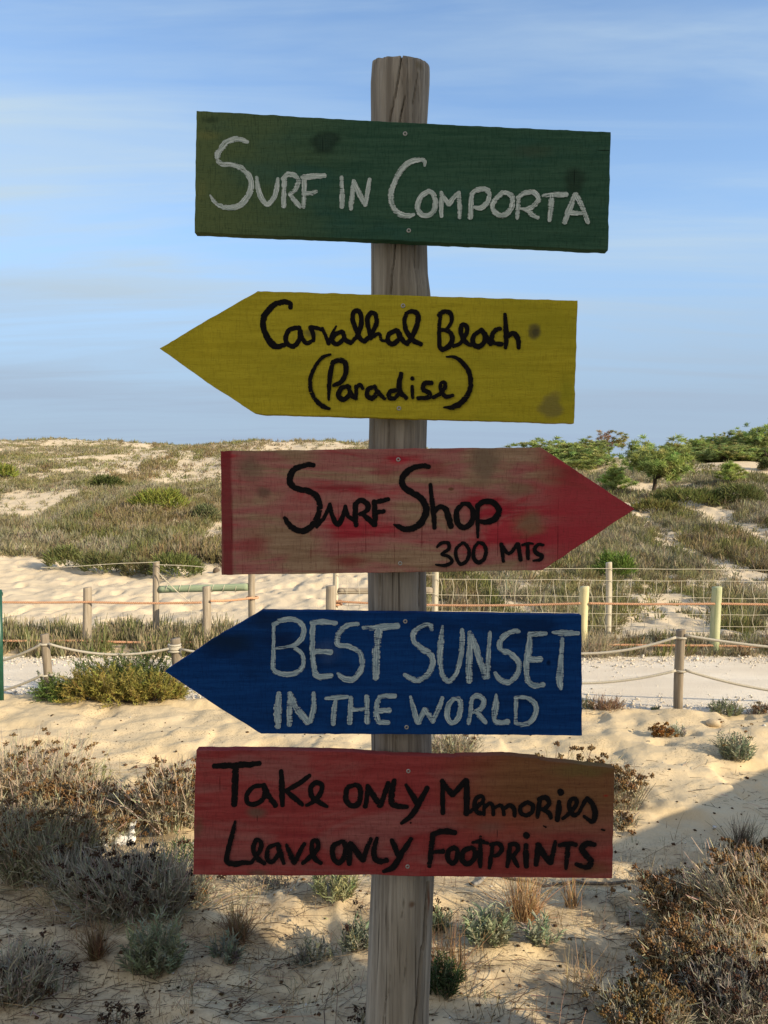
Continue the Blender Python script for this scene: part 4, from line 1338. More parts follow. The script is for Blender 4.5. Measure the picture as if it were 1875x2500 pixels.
def post_mesh(h, r, lean=(0, 0), top=0.0, r2=None, seed=0):
    """a round fence post of height h; local origin at the ground"""
    r2 = r if r2 is None else r2
    na, nz = 22, 26
    th = np.linspace(0, 2 * np.pi, na, endpoint=False)
    a = Acc()
    zz = np.concatenate([np.linspace(-0.15, h - 0.006, nz), [h]])
    V = []
    for i, z in enumerate(zz):
        s = np.clip(z / h, 0, 1)
        rr = (r * (1 - s) + r2 * s) * (1 + 0.05 * vnoise(th * 1.3, th * 0 + z * 3 + seed, seed) + 0.04 * np.sin(2 * th + seed))
        if i == nz: rr = rr * 0.93
        # a drying check down one side
        rr = rr - 0.10 * r * np.exp(-((th - (4.4 + 0.3 * math.sin(seed * 2 + z * 3))) / 0.09) ** 2) * (0.4 + vnoise(z * 4, seed, 3))
        bx = lean[0] * s + 0.006 * math.sin(3 * s + seed)
        V.append(np.stack([bx + rr * np.cos(th), lean[1] * s + rr * np.sin(th), np.full(na, z) + (top * np.cos(th) if i >= nz - 1 else 0)], -1))
    V = np.array(V); n = len(V)
    i = np.arange(n - 1)[:, None] * na; j = np.arange(na)[None]; j2 = (j + 1) % na
    F = np.stack([i + j, i + j2, i + na + j2, i + na + j], -1).reshape(-1, 4)
    VV = np.vstack([V.reshape(-1, 3), V[-1].mean(0)])
    f3 = np.stack([np.full(na, len(VV) - 1), (n - 1) * na + np.arange(na), (n - 1) * na + (np.arange(na) + 1) % na], -1)
    a.add(VV, f3=f3, f4=F)
    return a


def fence_post(px, ptop, pbase, wpx, D, mat, parent, lean=(0, 0), seed=0, wtop=None):
    """post standing at depth D whose top and width are those seen in the photograph"""
    top = unp(px, ptop, D)
    z0 = float(macro(top[0], D))
    h = top[2] - z0
    r = wpx / 2 / F_PX * D
    a = post_mesh(h, r, lean, 0.004, (wtop / 2 / F_PX * D) if wtop else None, seed)
    o = a.build("fence_post", mat, parent, (top[0] - lean[0], D, z0), smooth_shade=True)
    return top, r, o


def sag(A, B, d, n=24):
    s = np.linspace(0, 1, n)[:, None]
    P = A * (1 - s) + B * s
    P[:, 2] -= 4 * d * s[:, 0] * (1 - s[:, 0])
    return P


def laid_rope(acc, P, R, pitch=0.055):
    """three strands twisted round the line P"""
    seg = np.linalg.norm(np.diff(P, axis=0), axis=1)
    L = np.concatenate([[0], np.cumsum(seg)])
    n = max(8, int(L[-1] / 0.012))
    q = np.linspace(0, L[-1], n)
    C = np.stack([np.interp(q, L, P[:, k]) for k in range(3)], -1)
    T = np.gradient(C, axis=0); T /= np.linalg.norm(T, axis=1, keepdims=True)
    a = np.cross(T, [0, 0, 1.0]); a /= np.linalg.norm(a, axis=1, keepdims=True)
    b = np.cross(T, a)
    for k in range(3):
        ph = 2 * np.pi * (q / pitch + k / 3)
        acc.tube(C + (np.cos(ph)[:, None] * a + np.sin(ph)[:, None] * b) * R * 0.52, R * 0.52, 6)


def wrap(acc, c, r, z, rope_r, n=20, half=True):
    """a turn of rope round the front of a post"""
    th = np.linspace(np.pi * 0.98, np.pi * 2.02, n) if half else np.linspace(0, 2 * np.pi, n)
    P = np.stack([c[0] + (r + rope_r * 0.7) * np.cos(th), c[1] + (r + rope_r * 0.7) * np.sin(th), np.full(n, z)], -1)
    acc.tube(P, rope_r, 7)


# grey rope barrier along the near edge of the track
fence = thing("rope_barrier", "low grey posts with two sagging grey ropes along the track's near edge", "rope fence", (0, 0, 0))
t1, r1, _ = fence_post(110, 1548, 1700, 20, 5.62, M_GREY_DARK, fence, (-0.022, 0), 1)
tk, rk, _ = fence_post(428, 1560, 1700, 24, 5.70, M_GREY_DARK, fence, (-0.03, 0.02), 2)
th_, rh_, _ = fence_post(1195, 1548, 1740, 22, 5.45, M_GREY_DARK, fence, (0, 0), 3)
tr, rr_, _ = fence_post(1661, 1537, 1745, 22.5, 5.35, M_GREY_DARK, fence, (0.004, 0), 4)
XR = np.array([tr[0] + 2.2, 5.22, 0]); XL = np.array([t1[0] - 1.0, 5.80, 0])


def rope_run(name, A, B, d, R=0.0095):
    a = Acc(); a.tube(sag(A, B, d, 36), R, 8); a.build(name, M_ROPE, fence, smooth_shade=True)


def at_row(px, py, D, dy=0.0):
    p = unp(px, py, D); p[1] += dy; return p


f_off = -0.03
# left pair of ropes
rope_run("rope", at_row(-110, 1625, 5.75), at_row(101, 1573, 5.59), 0.05)
rope_run("rope", at_row(-110, 1698, 5.75), at_row(103, 1648, 5.59), 0.045)
rope_run("rope", at_row(119, 1572, 5.59), at_row(416, 1583, 5.67), 0.062)
rope_run("rope", at_row(121, 1647, 5.59), at_row(416, 1668, 5.67), 0.05)
# centre run passing behind the blue board
rope_run("rope", at_row(440, 1585, 5.67), at_row(1184, 1560, 5.42), 0.12)
rope_run("rope", at_row(440, 1668, 5.67), at_row(1184, 1643, 5.42), 0.12)
rope_run("rope", at_row(1206, 1560, 5.42), at_row(1650, 1556, 5.32), 0.110)
rope_run("rope", at_row(1206, 1643, 5.42), at_row(1650, 1637, 5.32), 0.080)
rope_run("rope", at_row(1672, 1551, 5.32), at_row(2300, 1590, 5.1), 0.05)
rope_run("rope", at_row(1672, 1636, 5.32), at_row(2300, 1690, 5.1), 0.10)
for px, py, D, r in ((110, 1572, 5.62, r1), (112, 1648, 5.62, r1), (1661, 1556, 5.35, rr_), (1661, 1637, 5.35, rr_)):
    a = Acc(); c = unp(px, py, D); wrap(a, c, r, c[2], 0.0085); a.build('rope_turn', M_ROPE, fence, smooth_shade=True)
c = unp(426, 1582, 5.70)
for k in range(4):
    a = Acc(); wrap(a, c, rk, c[2] - 0.022 + 0.014 * k + 0.004 * (k % 2), 0.0085, half=False)
    a.build("rope_turn", M_ROPE, fence, smooth_shade=True)

# orange rope fences behind the track
fo = thing("orange_rope_fence", "orange rope fence on grey posts left of the path opening", "rope fence", (0, 0, 0))
pts = []
for i, (px, pt, pb, w) in enumerate(((212, 1434, 1588, 22), (503, 1431, 1572, 21))):
    t, r, _ = fence_post(px, pt, pb, w, 7.35, M_GREY, fo, (0.0, 0), 11 + i, w * 0.95)
DW = 7.68      # line of the wire fence
a = Acc(); laid_rope(a, np.vstack([sag(at_row(-150, 1466, 7.3), at_row(201, 1470, 7.31), 0.01, 10), sag(at_row(223, 1470, 7.31), at_row(492, 1471, 7.31), 0.008, 10)]), 0.0125); a.build("rope", M_ORANGE, fo)
a = Acc(); laid_rope(a, sag(at_row(514, 1467, 7.31), at_row(618, 1459, DW - 0.05), 0.01, 10), 0.0125)
c = unp(616, 1459, DW); wrap(a, c, 0.045, c[2], 0.012, half=False); a.build("rope", M_ORANGE, fo)
a = Acc(); laid_rope(a, np.vstack([sag(at_row(-150, 1562, 7.3), at_row(201, 1564, 7.31), 0.006, 10), sag(at_row(223, 1565, 7.31), at_row(492, 1568, 7.31), 0.008, 10)]), 0.0125); a.build("rope", M_ORANGE, fo)

fo2 = thing("orange_rope_fence", "orange rope fence on yellow and greenish posts right of the path opening", "rope fence", (0, 0, 0))
o1 = fence_post(809, 1430, 1580, 24, 7.45, M_GREY, fo2, (0, 0), 15)
o2 = fence_post(1427, 1432, 1590, 23, 7.32, M_YELLOW_POST, fo2, (0.012, 0), 16)
o3 = fence_post(1749, 1433, 1592, 24, 7.28, M_GREEN_POST, fo2, (0.006, 0), 17)
a = Acc(); laid_rope(a, sag(at_row(816, 1468, DW - 0.05), at_row(1416, 1473, 7.29), 0.03, 16), 0.0125)
c = unp(822, 1468, DW); wrap(a, c, 0.04, c[2], 0.012, half=False); wrap(a, c, 0.04, c[2] - 0.03, 0.012, half=False); a.build("rope", M_ORANGE, fo2)
a = Acc(); laid_rope(a, np.vstack([sag(at_row(1438, 1473, 7.28), at_row(1738, 1474, 7.25), 0.006, 10), sag(at_row(1760, 1474, 7.25), at_row(2200, 1476, 7.2), 0.006, 10)]), 0.0125); a.build("rope", M_ORANGE, fo2)
a = Acc(); laid_rope(a, np.vstack([sag(at_row(1440, 1573, 7.28), at_row(1738, 1576, 7.25), 0.004, 10), sag(at_row(1760, 1577, 7.25), at_row(2200, 1580, 7.2), 0.006, 10)]), 0.0125); a.build("rope", M_ORANGE, fo2)

# wire fences: posts, rails and netting
fw = thing("wire_fence", "grey post and wire fence with a green rail left of the path opening", "wire fence", (0, 0, 0))
w1 = fence_post(383, 1371, 1560, 15.5, DW, M_GREY, fw, (0.022, 0), 21)
w2 = fence_post(615, 1378, 1570, 17, DW, M_GREY, fw, (0.0, 0), 22)


def log_between(parent, A, B, r, mat, name="rail"):
    n = 24
    s = np.linspace(0, 1, n)[:, None]
    P = A * (1 - s) + B * s
    rad = r * (1 + 0.05 * vnoise(np.linspace(0, 7, n), np.zeros(n), 7))
    a = Acc(); a.tube(P - A, rad, 16)
    o = a.build(name, mat, parent, A, smooth_shade=True)
    return o


# rails: lathe lies along x, so the grain is set along x by turning a z-grained copy
def rail(parent, pa, pb, rpx, mat):
    A = unp(pa[0], pa[1], DW); B = unp(pb[0], pb[1], DW)
    d = Vector(B - A); L = d.length
    n = 24
    z = np.linspace(0, L, n)
    r = rpx / F_PX * DW
    a = Acc(); a.tube(np.stack([z * 0, z * 0, z], -1), r * (1 + 0.06 * vnoise(z * 5, z * 0, 7)), 16)
    o = a.build("rail", mat, parent, A, smooth_shade=True)
    o.rotation_euler = d.to_track_quat('Z', 'Y').to_euler()
    return A, B, r


def wires(acc, rows, p0, p1, D, r=0.0028, wob=0.006, step=8):
    for k, (ya, yb) in enumerate(rows):
        n = 40
        s = np.linspace(0, 1, n)
        px = p0 + (p1 - p0) * s; py = ya + (yb - ya) * s
        P = np.array([unp(x, y, D) for x, y in zip(px, py)])
        P[:, 2] += wob * 2 * fbm(px / 90.0, px * 0 + k * 7.0, 71 + k, 2)
        acc.tube(P, r, 5, caps=False)


A, B, rr1 = rail(fw, (389, 1439), (606, 1433), 9.0, M_RAIL)
a = Acc()
wires(a, [(1387, 1372)], 100, 383, DW - 0.05, 0.0034)
wires(a, [(1378, 1385)], 383, 505, DW - 0.05, 0.0034)
for px in (408, 440, 464, 520, 547, 577):                    # turns of wire round the rail
    q = unp(px, 1436, DW)
    th = np.linspace(0, 2 * np.pi, 20)
    a.tube(np.stack([q[0] + 0.012 * np.sin(th), q[1] + (rr1 + .003) * np.cos(th), q[2] + (rr1 + .003) * np.sin(th)], -1), 0.003, 5, caps=False)
a.tube(np.array([unp(x, y, DW - 0.06) for x, y in ((383, 1395), (410, 1423), (440, 1452), (478, 1481))]), 0.0035, 5)
a.tube(np.array([unp(x, y, DW - 0.06) for x, y in ((388, 1398), (400, 1410), (413, 1424), (436, 1447))]), 0.003, 5)
for pts_ in (((482, 1458), (466, 1459), (467, 1490), (465, 1515), (466, 1545)), ((452, 1494), (484, 1494)), ((450, 1521), (482, 1521)),
             ((171, 1472), (172, 1500), (169, 1515), (174, 1545)), ((160, 1496), (188, 1498)), ((160, 1522), (186, 1522))):
    a.tube(catmull(np.array([np.append(p, 0) for p in pts_], float), 5)[:, :2] @ np.zeros((2, 3)) + np.array([unp(q[0], q[1], DW) for q in catmull(np.array([np.append(p, 0) for p in pts_], float), 5)]), 0.0028, 5)
wires(a, [(1430, 1432), (1492, 1494)], 60, 200, DW, 0.0014)
a.build("wire_mesh", M_WIRE, fw)

fw2 = thing("wire_fence", "wire netting fence on pale posts right of the path opening", "wire fence", (0, 0, 0))
fence_post(820, 1378, 1570, 15, DW, M_PALE, fw2, (0.012, 0), 23)
fence_post(1062, 1376, 1570, 16, DW, M_PALE, fw2, (0.0, 0), 24)
fence_post(1486, 1373, 1565, 15, DW, M_PALE, fw2, (0.0, 0), 25)
fence_post(2010, 1375, 1570, 15, DW - 0.08, M_PALE, fw2, (0.0, 0), 26)
rail(fw2, (826, 1443), (1056, 1441), 8.0, M_GREY)
a = Acc()
wires(a, [(1391, 1388)], 1062, 1486, DW - 0.045, 0.0030, 0.003)
wires(a, [(1388, 1393)], 1486, 2010, DW - 0.045, 0.0030, 0.003)
rows_ = [(1414, 1421), (1452, 1463), (1492, 1504), (1524, 1532), (1553, 1559)]
wires(a, rows_, 1062, 2010, DW - 0.045, 0.0026, 0.004)
wires(a, [(1402, 1404), (1447, 1449), (1478, 1480)], 826, 1062, DW - 0.045, 0.0026, 0.004)
k = 0
px = 1076.0
while px < 2000:
    f = (px - 1062) / 948.0
    P = []
    xs_ = px + RNG.uniform(-2, 2)
    for ri in range(len(rows_)):
        y = rows_[ri][0] + (rows_[ri][1] - rows_[ri][0]) * f
        x = xs_ + RNG.uniform(-3.2, 3.2)
        if ri:
            P.append(((x + P[-1][0]) / 2 + RNG.uniform(-5, 3), (y + P[-1][1]) / 2, 0))
        P.append((x, y, 0))
    Q = catmull(np.array(P, float), 5)
    a.tube(np.array([unp(q[0], q[1], DW - 0.045) for q in Q]), 0.0024, 5, caps=False)
    px += RNG.uniform(28.5, 33)
for px in (848, 876):
    Q = catmull(np.array([(px + RNG.uniform(-3, 3), y, 0) for y in (1402, 1424, 1447, 1462, 1478, 1500, 1540)], float), 5)
    a.tube(np.array([unp(q[0], q[1], DW - 0.045) for q in Q]), 0.0024, 5, caps=False)
a.build("wire_mesh", M_WIRE, fw2)

# dark green metal pole cut by the left edge of the picture
gp = thing("metal_pole", "slim dark green metal pole at the far left edge of the picture", "pole", (0, 0, 0))
q = unp(-3, 1440, 5.55)
a = Acc(); a.tube(np.array([[q[0], q[1], 0.0], [q[0], q[1], q[2]]]), 0.021, 16); a.build("pole", M_DARKGREEN, gp, smooth_shade=True)
a = Acc()
th = np.linspace(-0.4, np.pi * 1.3, 16)
a.tube(np.stack([q[0] + 0.022 + 0.006 * np.cos(th), np.full(16, q[1]), q[2] - 0.035 + 0.02 * np.sin(th)], -1), 0.003, 6); a.build("hook", M_DARKGREEN, gp)


# ------------------------------------------------------------------ plants
def rnd_dir(n, spread, lean=(0, 0)):
    th = RNG.uniform(0, 2 * np.pi, n)
    ph = np.abs(RNG.normal(0, spread, n))
    ph = np.minimum(ph, 1.5)
    d = np.stack([np.sin(ph) * np.cos(th) + lean[0], np.sin(ph) * np.sin(th) + lean[1], np.cos(ph)], -1)
    return d / np.linalg.norm(d, axis=1, keepdims=True)


def vary(c, n, k=0.25, hue=0.08):
    c = np.asarray(c, float)
    f = RNG.uniform(1 - k, 1 + k, (n, 1))
    return np.clip(c[None] * f * (1 + RNG.normal(0, hue, (n, 3))), 0.002, 1)


def disc(n, rx, ry):
    th = RNG.uniform(0, 2 * np.pi, n); r = np.sqrt(RNG.random(n))
    return np.stack([r * np.cos(th) * rx, r * np.sin(th) * ry, np.zeros(n)], -1)


STEM_PALE = (0.58, 0.49, 0.35)
STEM_GREY = (0.27, 0.24, 0.19)
HEAD_BROWN = (0.190, 0.112, 0.050)
HEAD_DARK = (0.055, 0.030, 0.018)
GREY_GREEN = (0.25, 0.27, 0.17)
SILVER = (0.45, 0.43, 0.32)
GREEN = (0.16, 0.20, 0.07)


def heads_at(acc, P, R, C, m=16, parent=None):
    n = len(P)
    if n == 0: return
    if parent is not None:
        if n <= 24:
            for q in P:
                a1 = Acc(); heads_at(a1, q[None], R, C, m); a1.build("flower_head", M_HEAD, parent)
        else:
            heads_at(acc, P, R, C, m); acc.build("flower_heads", M_HEAD, parent)
        return
    off = RNG.normal(0, 1, (n, m, 3)); off /= np.linalg.norm(off, axis=2, keepdims=True)
    off *= (R * RNG.uniform(0.2, 1.0, (n, m, 1)))
    off[:, :, 2] *= 0.6
    Q = (P[:, None, :] + off).reshape(-1, 3)
    acc.blobs(Q, R * 0.27 * RNG.uniform(0.7, 1.3, len(Q)), np.repeat(vary(C, n, 0.35, 0.05), m, 0) * RNG.uniform(0.75, 1.3, (n * m, 1)))


def everlasting(name, label, px, py, wpx, hpx, stems=260, lean=(0, 0), heads=0.25, head_c=HEAD_BROWN, stem_c=STEM_PALE, leafy=5, leaf_c=SILVER,
                spread=0.5, head_r=0.022, group=None, cat="shrub", fine=1.0, depth=0.6, lift=0.0):
    """dry curry-plant shrub: wiry stems, curled grey leaves, brown seed heads"""
    p = drop(px, py)
    D = p[1]
    w = wpx / F_PX * D; h = hpx / F_PX * D
    t = thing(name, label, cat, tuple(p), 0, group)
    st, lf, hd = Acc(), Acc(), Acc()
    n = int(stems * 1.5)
    B = disc(n, w * 0.30, w * 0.30 * depth)
    d = rnd_dir(n, spread * 0.6, lean)
    d[:, 0] += B[:, 0] / (w * 0.5) * 0.5; d[:, 1] += B[:, 1] / (w * 0.5) * 0.4
    d /= np.linalg.norm(d, axis=1, keepdims=True)
    B[:, 2] = -0.02
    L = h * RNG.uniform(0.55, 1.12, n) * (0.80 + 0.20 * d[:, 2])
    G = np.stack([d[:, 0] * 0.25, d[:, 1] * 0.25, -0.18 * np.ones(n)], -1) * RNG.uniform(0, 1.2, (n, 1))
    C = vary(stem_c, n, 0.35)
    st.ribbons(B, d, L, 0.0036 * fine * (D / 3.0) ** 0.5, G, C, 3, 0.5)
    tip = B + d * L[:, None] + G * L[:, None]
    # side twigs
    m = 3
    s = RNG.uniform(0.35, 0.95, (n, m))
    P = (B[:, None] + d[:, None] * (L[:, None] * s)[..., None] + G[:, None] * (L[:, None] * s * s)[..., None]).reshape(-1, 3)
    dd = np.repeat(d, m, 0) + RNG.normal(0, 0.45, (n * m, 3)); dd[:, 2] = np.abs(dd[:, 2])
    L2 = h * RNG.uniform(0.10, 0.30, n * m)
    st.ribbons(P, dd, L2, 0.0025 * fine * (D / 3.0) ** 0.5, (0, 0, 0.05), vary(stem_c, n * m, 0.35), 2, 0.5)
    tip2 = P + dd / np.linalg.norm(dd, axis=1, keepdims=True) * L2[:, None]
    st.build("stems", M_STEM, t)
    if leafy:
        k = leafy
        s = RNG.uniform(0.15, 0.9, (n, k))
        P = (B[:, None] + d[:, None] * (L[:, None] * s)[..., None] + G[:, None] * (L[:, None] * s * s)[..., None]).reshape(-1, 3)
        dd = np.repeat(d, k, 0) * 0.7 + RNG.normal(0, 0.6, (n * k, 3))
        lf.ribbons(P, dd, RNG.uniform(0.014, 0.034, n * k), 0.0040 * fine, RNG.normal(0, 0.35, (n * k, 3)), vary(leaf_c, n * k, 0.35), 2, 0.4)
        lf.build("leaves", M_LEAF, t)
    if heads > 0:
        T = np.vstack([tip, tip2[RNG.random(len(tip2)) < 0.35]])
        keep = RNG.random(len(T)) < 0.5 * heads * (0.35 + 0.9 * np.clip(T[:, 2] / h, 0, 1))
        # flowers grow in drifts
        keep &= vnoise(T[:, 0] / (w * 0.22) + px, T[:, 2] / (h * 0.3), 5) > -0.22
        T = T[keep]
        heads_at(hd, T, 0.80 * head_r * (D / 3.0) ** 0.3, head_c, parent=t)
    return t


def tuft(name, label, px, py, wpx, hpx, n=220, c=(0.36, 0.25, 0.14), spread=0.5, width=0.0028, lean=(0, 0), cat="grass tuft", group=None, base=0.12, droop=0.25):
    p = drop(px, py); D = p[1]
    w = wpx / F_PX * D; h = hpx / F_PX * D
    a = Acc()
    B = disc(n, w * base, w * base); B[:, 2] = -0.01
    d = rnd_dir(n, spread, lean)
    L = h * RNG.uniform(0.35, 1.1, n)
    G = np.stack([d[:, 0] * 0.3, d[:, 1] * 0.3, -np.ones(n) * droop], -1) * RNG.uniform(0, 1.3, (n, 1))
    a.ribbons(B, d, L, width * (D / 2.7) ** 0.5, G, vary(c, n, 0.4), 3, 0.25)
    o = a.build(name, M_STEM, None, tuple(p))
    return tag(o, label, cat, group)


def leafy(name, label, px, py, wpx, hpx, stems=60, per=16, c=GREY_GREEN, leaf_l=0.028, leaf_w=0.005, spread=0.45, stem_c=(0.28, 0.24, 0.16), lean=(0, 0),
          cat="plant", group=None, heads=0, head_c=HEAD_DARK, depth=0.8):
    """small herb: upright shoots set all round with narrow leaves"""
    p = drop(px, py); D = p[1]
    w = wpx / F_PX * D; h = hpx / F_PX * D
    t = thing(name, label, cat, tuple(p), 0, group)
    st, lf = Acc(), Acc()
    n = stems
    B = disc(n, w * 0.30, w * 0.30 * depth)
    d = rnd_dir(n, spread * 0.5, lean)
    d[:, 0] += B[:, 0] / (w * 0.5) * 0.7; d[:, 1] += B[:, 1] / (w * 0.5) * 0.5
    d /= np.linalg.norm(d, axis=1, keepdims=True)
    B[:, 2] = -0.01
    edge = 1 - 0.5 * (np.hypot(B[:, 0], B[:, 1]) / (w * 0.30)) ** 2
    L = h * RNG.uniform(0.6, 1.08, n) * edge
    st.ribbons(B, d, L, 0.004, (0, 0, 0.05), vary(stem_c, n), 2, 0.5)
    s = np.linspace(0.15, 1.0, per)[None, :] + RNG.uniform(-0.03, 0.03, (n, per))
    P = (B[:, None] + d[:, None] * (L[:, None] * s)[..., None]).reshape(-1, 3)
    th = RNG.uniform(0, 2 * np.pi, n * per)
    rad = np.stack([np.cos(th), np.sin(th), np.zeros(n * per)], -1)
    dd = np.repeat(d, per, 0) * RNG.uniform(0.5, 1.1, (n * per, 1)) + rad * RNG.uniform(0.4, 0.9, (n * per, 1))
    C = np.repeat(vary(c, n, 0.25), per, 0) * RNG.uniform(0.75, 1.25, (n * per, 1))
    lf.ribbons(P, dd, leaf_l * RNG.uniform(0.6, 1.2, n * per), leaf_w, (0, 0, -0.15), C, 2, 0.35)
    st.build("stems", M_STEM, t)
    lf.build("leaves", M_LEAF, t)
    if heads:
        hd = Acc()
        i = RNG.choice(n, heads, replace=False)
        q = B[i] + d[i] * (L[i] * 1.0)[:, None]
        dh = rnd_dir(heads, 0.3, lean)
        Lh = h * RNG.uniform(0.15, 0.65, heads)
        s2 = Acc()
        st2 = Acc(); st2.ribbons(q, dh, Lh, 0.003, (0, 0, 0), vary(STEM_GREY, heads), 2, 0.6)
        hs = st2.build("flower_stalks", M_STEM, t)
        heads_at(hd, q + dh * Lh[:, None], 0.014, head_c, 10, parent=t)
    return t


GL = "dry shrubs at the left"
GR = "dry shrubs at the right"
# --- left of the post, from the back forward
everlasting("everlasting_shrub", "tall pale wiry shrub with brown heads at the left edge, backmost of the left group", 70, 1985, 330, 180, 460, (0.03, 0), 0.22, leafy=3, group=GL, spread=0.42)
everlasting("everlasting_shrub", "rusty brown flowering shrub in front of the pale wiry one at the left", 185, 2010, 250, 115, 300, (0.05, 0), 0.62, leafy=4, group=GL, head_r=0.024)
leafy("herb", "bright green upright herb with dry stalks above it, among the brown shrubs at the left", 232, 1965, 62, 92, 46, 22, (0.26, 0.30, 0.10), 0.022, 0.004, 0.25, heads=10, head_c=HEAD_BROWN)
everlasting("everlasting_shrub", "brown headed shrub leaning against the left end of the lowest board", 430, 2050, 220, 170, 330, (0.06, 0), 0.55, leafy=6, group=GL, head_r=0.022)
everlasting("everlasting_shrub", "loose low shrub with straggling tan stems between two brown shrubs at the left", 335, 2010, 150, 95, 110, (0.05, 0), 0.30, leafy=3, group=GL)
everlasting("everlasting_shrub", "shaded olive brown shrub at the left edge under the rusty one", 110, 2165, 330, 165, 480, (0.02, 0), 0.32, stem_c=(0.34, 0.29, 0.20), leafy=9, leaf_c=(0.30, 0.29, 0.17), group=GL)
leafy("herb", "dark green leafy herb touching the lower left corner of the lowest board", 445, 2165, 110, 130, 70, 22, (0.13, 0.19, 0.08), 0.03, 0.0045, 0.4)
everlasting("everlasting_shrub", "wide grey tangle of twigs in the shade left of the post", 330, 2262, 350, 180, 640, (-0.10, 0), 0.14, HEAD_DARK, (0.38, 0.335, 0.255), 6, (0.37, 0.345, 0.25), 0.62, group=GL)
everlasting("everlasting_shrub", "grey twiggy shrub half hidden behind the tangle at the left", 190, 2225, 150, 150, 200, (0, 0), 0.14, HEAD_DARK, (0.36, 0.32, 0.245), 7, (0.36, 0.34, 0.25), 0.45, group=GL)
tuft("dry_grass", "russet grass tuft right of the grey tangle", 580, 2308, 200, 110, 340, (0.27, 0.18, 0.10), 0.75)
tuft("dry_grass", "upright russet grass tuft in the lower left", 236, 2375, 130, 115, 280, (0.24, 0.155, 0.085), 0.36)
leafy("herb", "rounded grey green herb in the shade between two grass tufts", 380, 2393, 170, 130, 120, 22, (0.27, 0.30, 0.18), 0.026, 0.0044, 0.5)
leafy("herb", "small sparse grey herb right of the rounded one", 552, 2378, 90, 72, 22, 14, (0.22, 0.24, 0.17), 0.028, 0.006, 0.6)
leafy("herb", "low grey herb on bare sand left of the post", 765, 2345, 120, 62, 40, 12, (0.24, 0.25, 0.18), 0.022, 0.004, 0.8)
everlasting("everlasting_shrub", "grey straw shrub cut by the left edge near the bottom", 35, 2460, 230, 130, 300, (0.05, 0), 0.10, HEAD_DARK, (0.40, 0.345, 0.26), 5, (0.37, 0.34, 0.25), 0.6, group=GL)
leafy("herb", "pale green herb on sunlit sand just under the lowest board", 815, 2228, 150, 85, 70, 15, (0.36, 0.38, 0.20), 0.030, 0.005, 0.55)
leafy("herb", "grey herb with dark seed heads against the left side of the post", 868, 2345, 80, 80, 34, 14, (0.25, 0.28, 0.19), 0.03, 0.005, 0.4, heads=6)
everlasting("twig_heap", "low heap of dead grey twigs behind the lower edge of the lowest board", 640, 2165, 260, 42, 150, (-0.2, 0), 0, stem_c=(0.25, 0.22, 0.18), leafy=0, spread=1.1, cat="twigs")
leafy("seed_stalks", "dark seed heads on thin stalks at the bottom edge left of centre", 290, 2560, 150, 70, 26, 3, (0.2, 0.2, 0.14), 0.02, 0.003, 0.5, heads=20)
leafy("seed_stalks", "dark seed heads over the grey straw shrub in the lower left corner", 140, 2440, 90, 80, 16, 3, (0.2, 0.2, 0.14), 0.02, 0.003, 0.5, heads=12)
leafy("seed_stalks", "two dark seed heads on the bottom edge beside the post", 885, 2560, 60, 50, 12, 5, (0.2, 0.2, 0.14), 0.02, 0.004, 0.4, heads=5)
everlasting("everlasting_shrub", "tan straggling shrub right behind the crumpled paper", 265, 2060, 220, 110, 260, (0.02, 0), 0.45, leafy=5, group=GL, stem_c=(0.50, 0.42, 0.29))
everlasting("everlasting_shrub", "olive shrub at the left edge between the rusty one and the shaded one", 40, 2085, 220, 120, 300, (0.05, 0), 0.40, leafy=7, group=GL, stem_c=(0.46, 0.39, 0.27), leaf_c=(0.38, 0.36, 0.21))
everlasting("everlasting_shrub", "grey twigs with tan grass at the lower left corner of the lowest board", 450, 2215, 160, 90, 240, (0.05, 0), 0.12, leafy=4, group=GL, stem_c=(0.40, 0.34, 0.25))
# --- right of the post
everlasting("everlasting_shrub", "pale wispy shrub between the leaning shrubs and the bottom right corner", 1770, 2405, 260, 130, 380, (-0.20, 0), 0.30, leafy=4, group=GR, stem_c=(0.56, 0.48, 0.35))
everlasting("everlasting_shrub", "brown headed shrub at the right edge behind the straw coloured one", 1850, 2200, 200, 110, 260, (-0.1, 0), 0.6, leafy=4, group=GR, stem_c=(0.50, 0.42, 0.29))
everlasting("everlasting_shrub", "pale wispy shrub on the sand behind the gap below the blue board", 1105, 1862, 150, 72, 150, (0.03, 0), 0.08, leafy=3, stem_c=(0.40, 0.35, 0.24), spread=0.5)
everlasting("everlasting_shrub", "sparse shrub with brown heads showing over the right end of the lowest board", 1400, 1975, 300, 140, 110, (0.12, 0), 0.75, leafy=2, stem_c=(0.40, 0.34, 0.24), spread=0.65, head_r=0.027)
everlasting("everlasting_shrub", "small brown headed shrub right of the lowest board", 1520, 1985, 120, 125, 60, (0.05, 0), 0.6, leafy=5, stem_c=(0.36, 0.31, 0.22), spread=0.5, head_r=0.026)
everlasting("everlasting_shrub", "low tan mat of stalks on the sand at the right end of the lowest board", 1520, 2035, 90, 38, 70, (0, 0), 0.35, leafy=4, spread=0.9)
leafy("herb", "silver herb with rusty heads on open sand below the rope post", 1650, 1806, 62, 40, 60, 10, (0.44, 0.45, 0.36), 0.022, 0.005, 0.6)
everlasting("seed_stalks", "rusty clump left of the silver herb below the rope post", 1620, 1812, 50, 34, 50, (-0.1, 0), 0.95, head_c=(0.22, 0.10, 0.025), leafy=0, spread=0.7, head_r=0.022, cat="plant")
leafy("herb", "grey green herb with rusty top at the edge of the big shadow", 1795, 1866, 105, 66, 110, 12, (0.30, 0.33, 0.22), 0.028, 0.0055, 0.6, heads=7, head_c=(0.24, 0.13, 0.04))
tuft("dry_grass", "reddish straw grass right of the post under the lowest board", 1280, 2262, 280, 140, 330, (0.50, 0.33, 0.17), 0.55, droop=0.15)
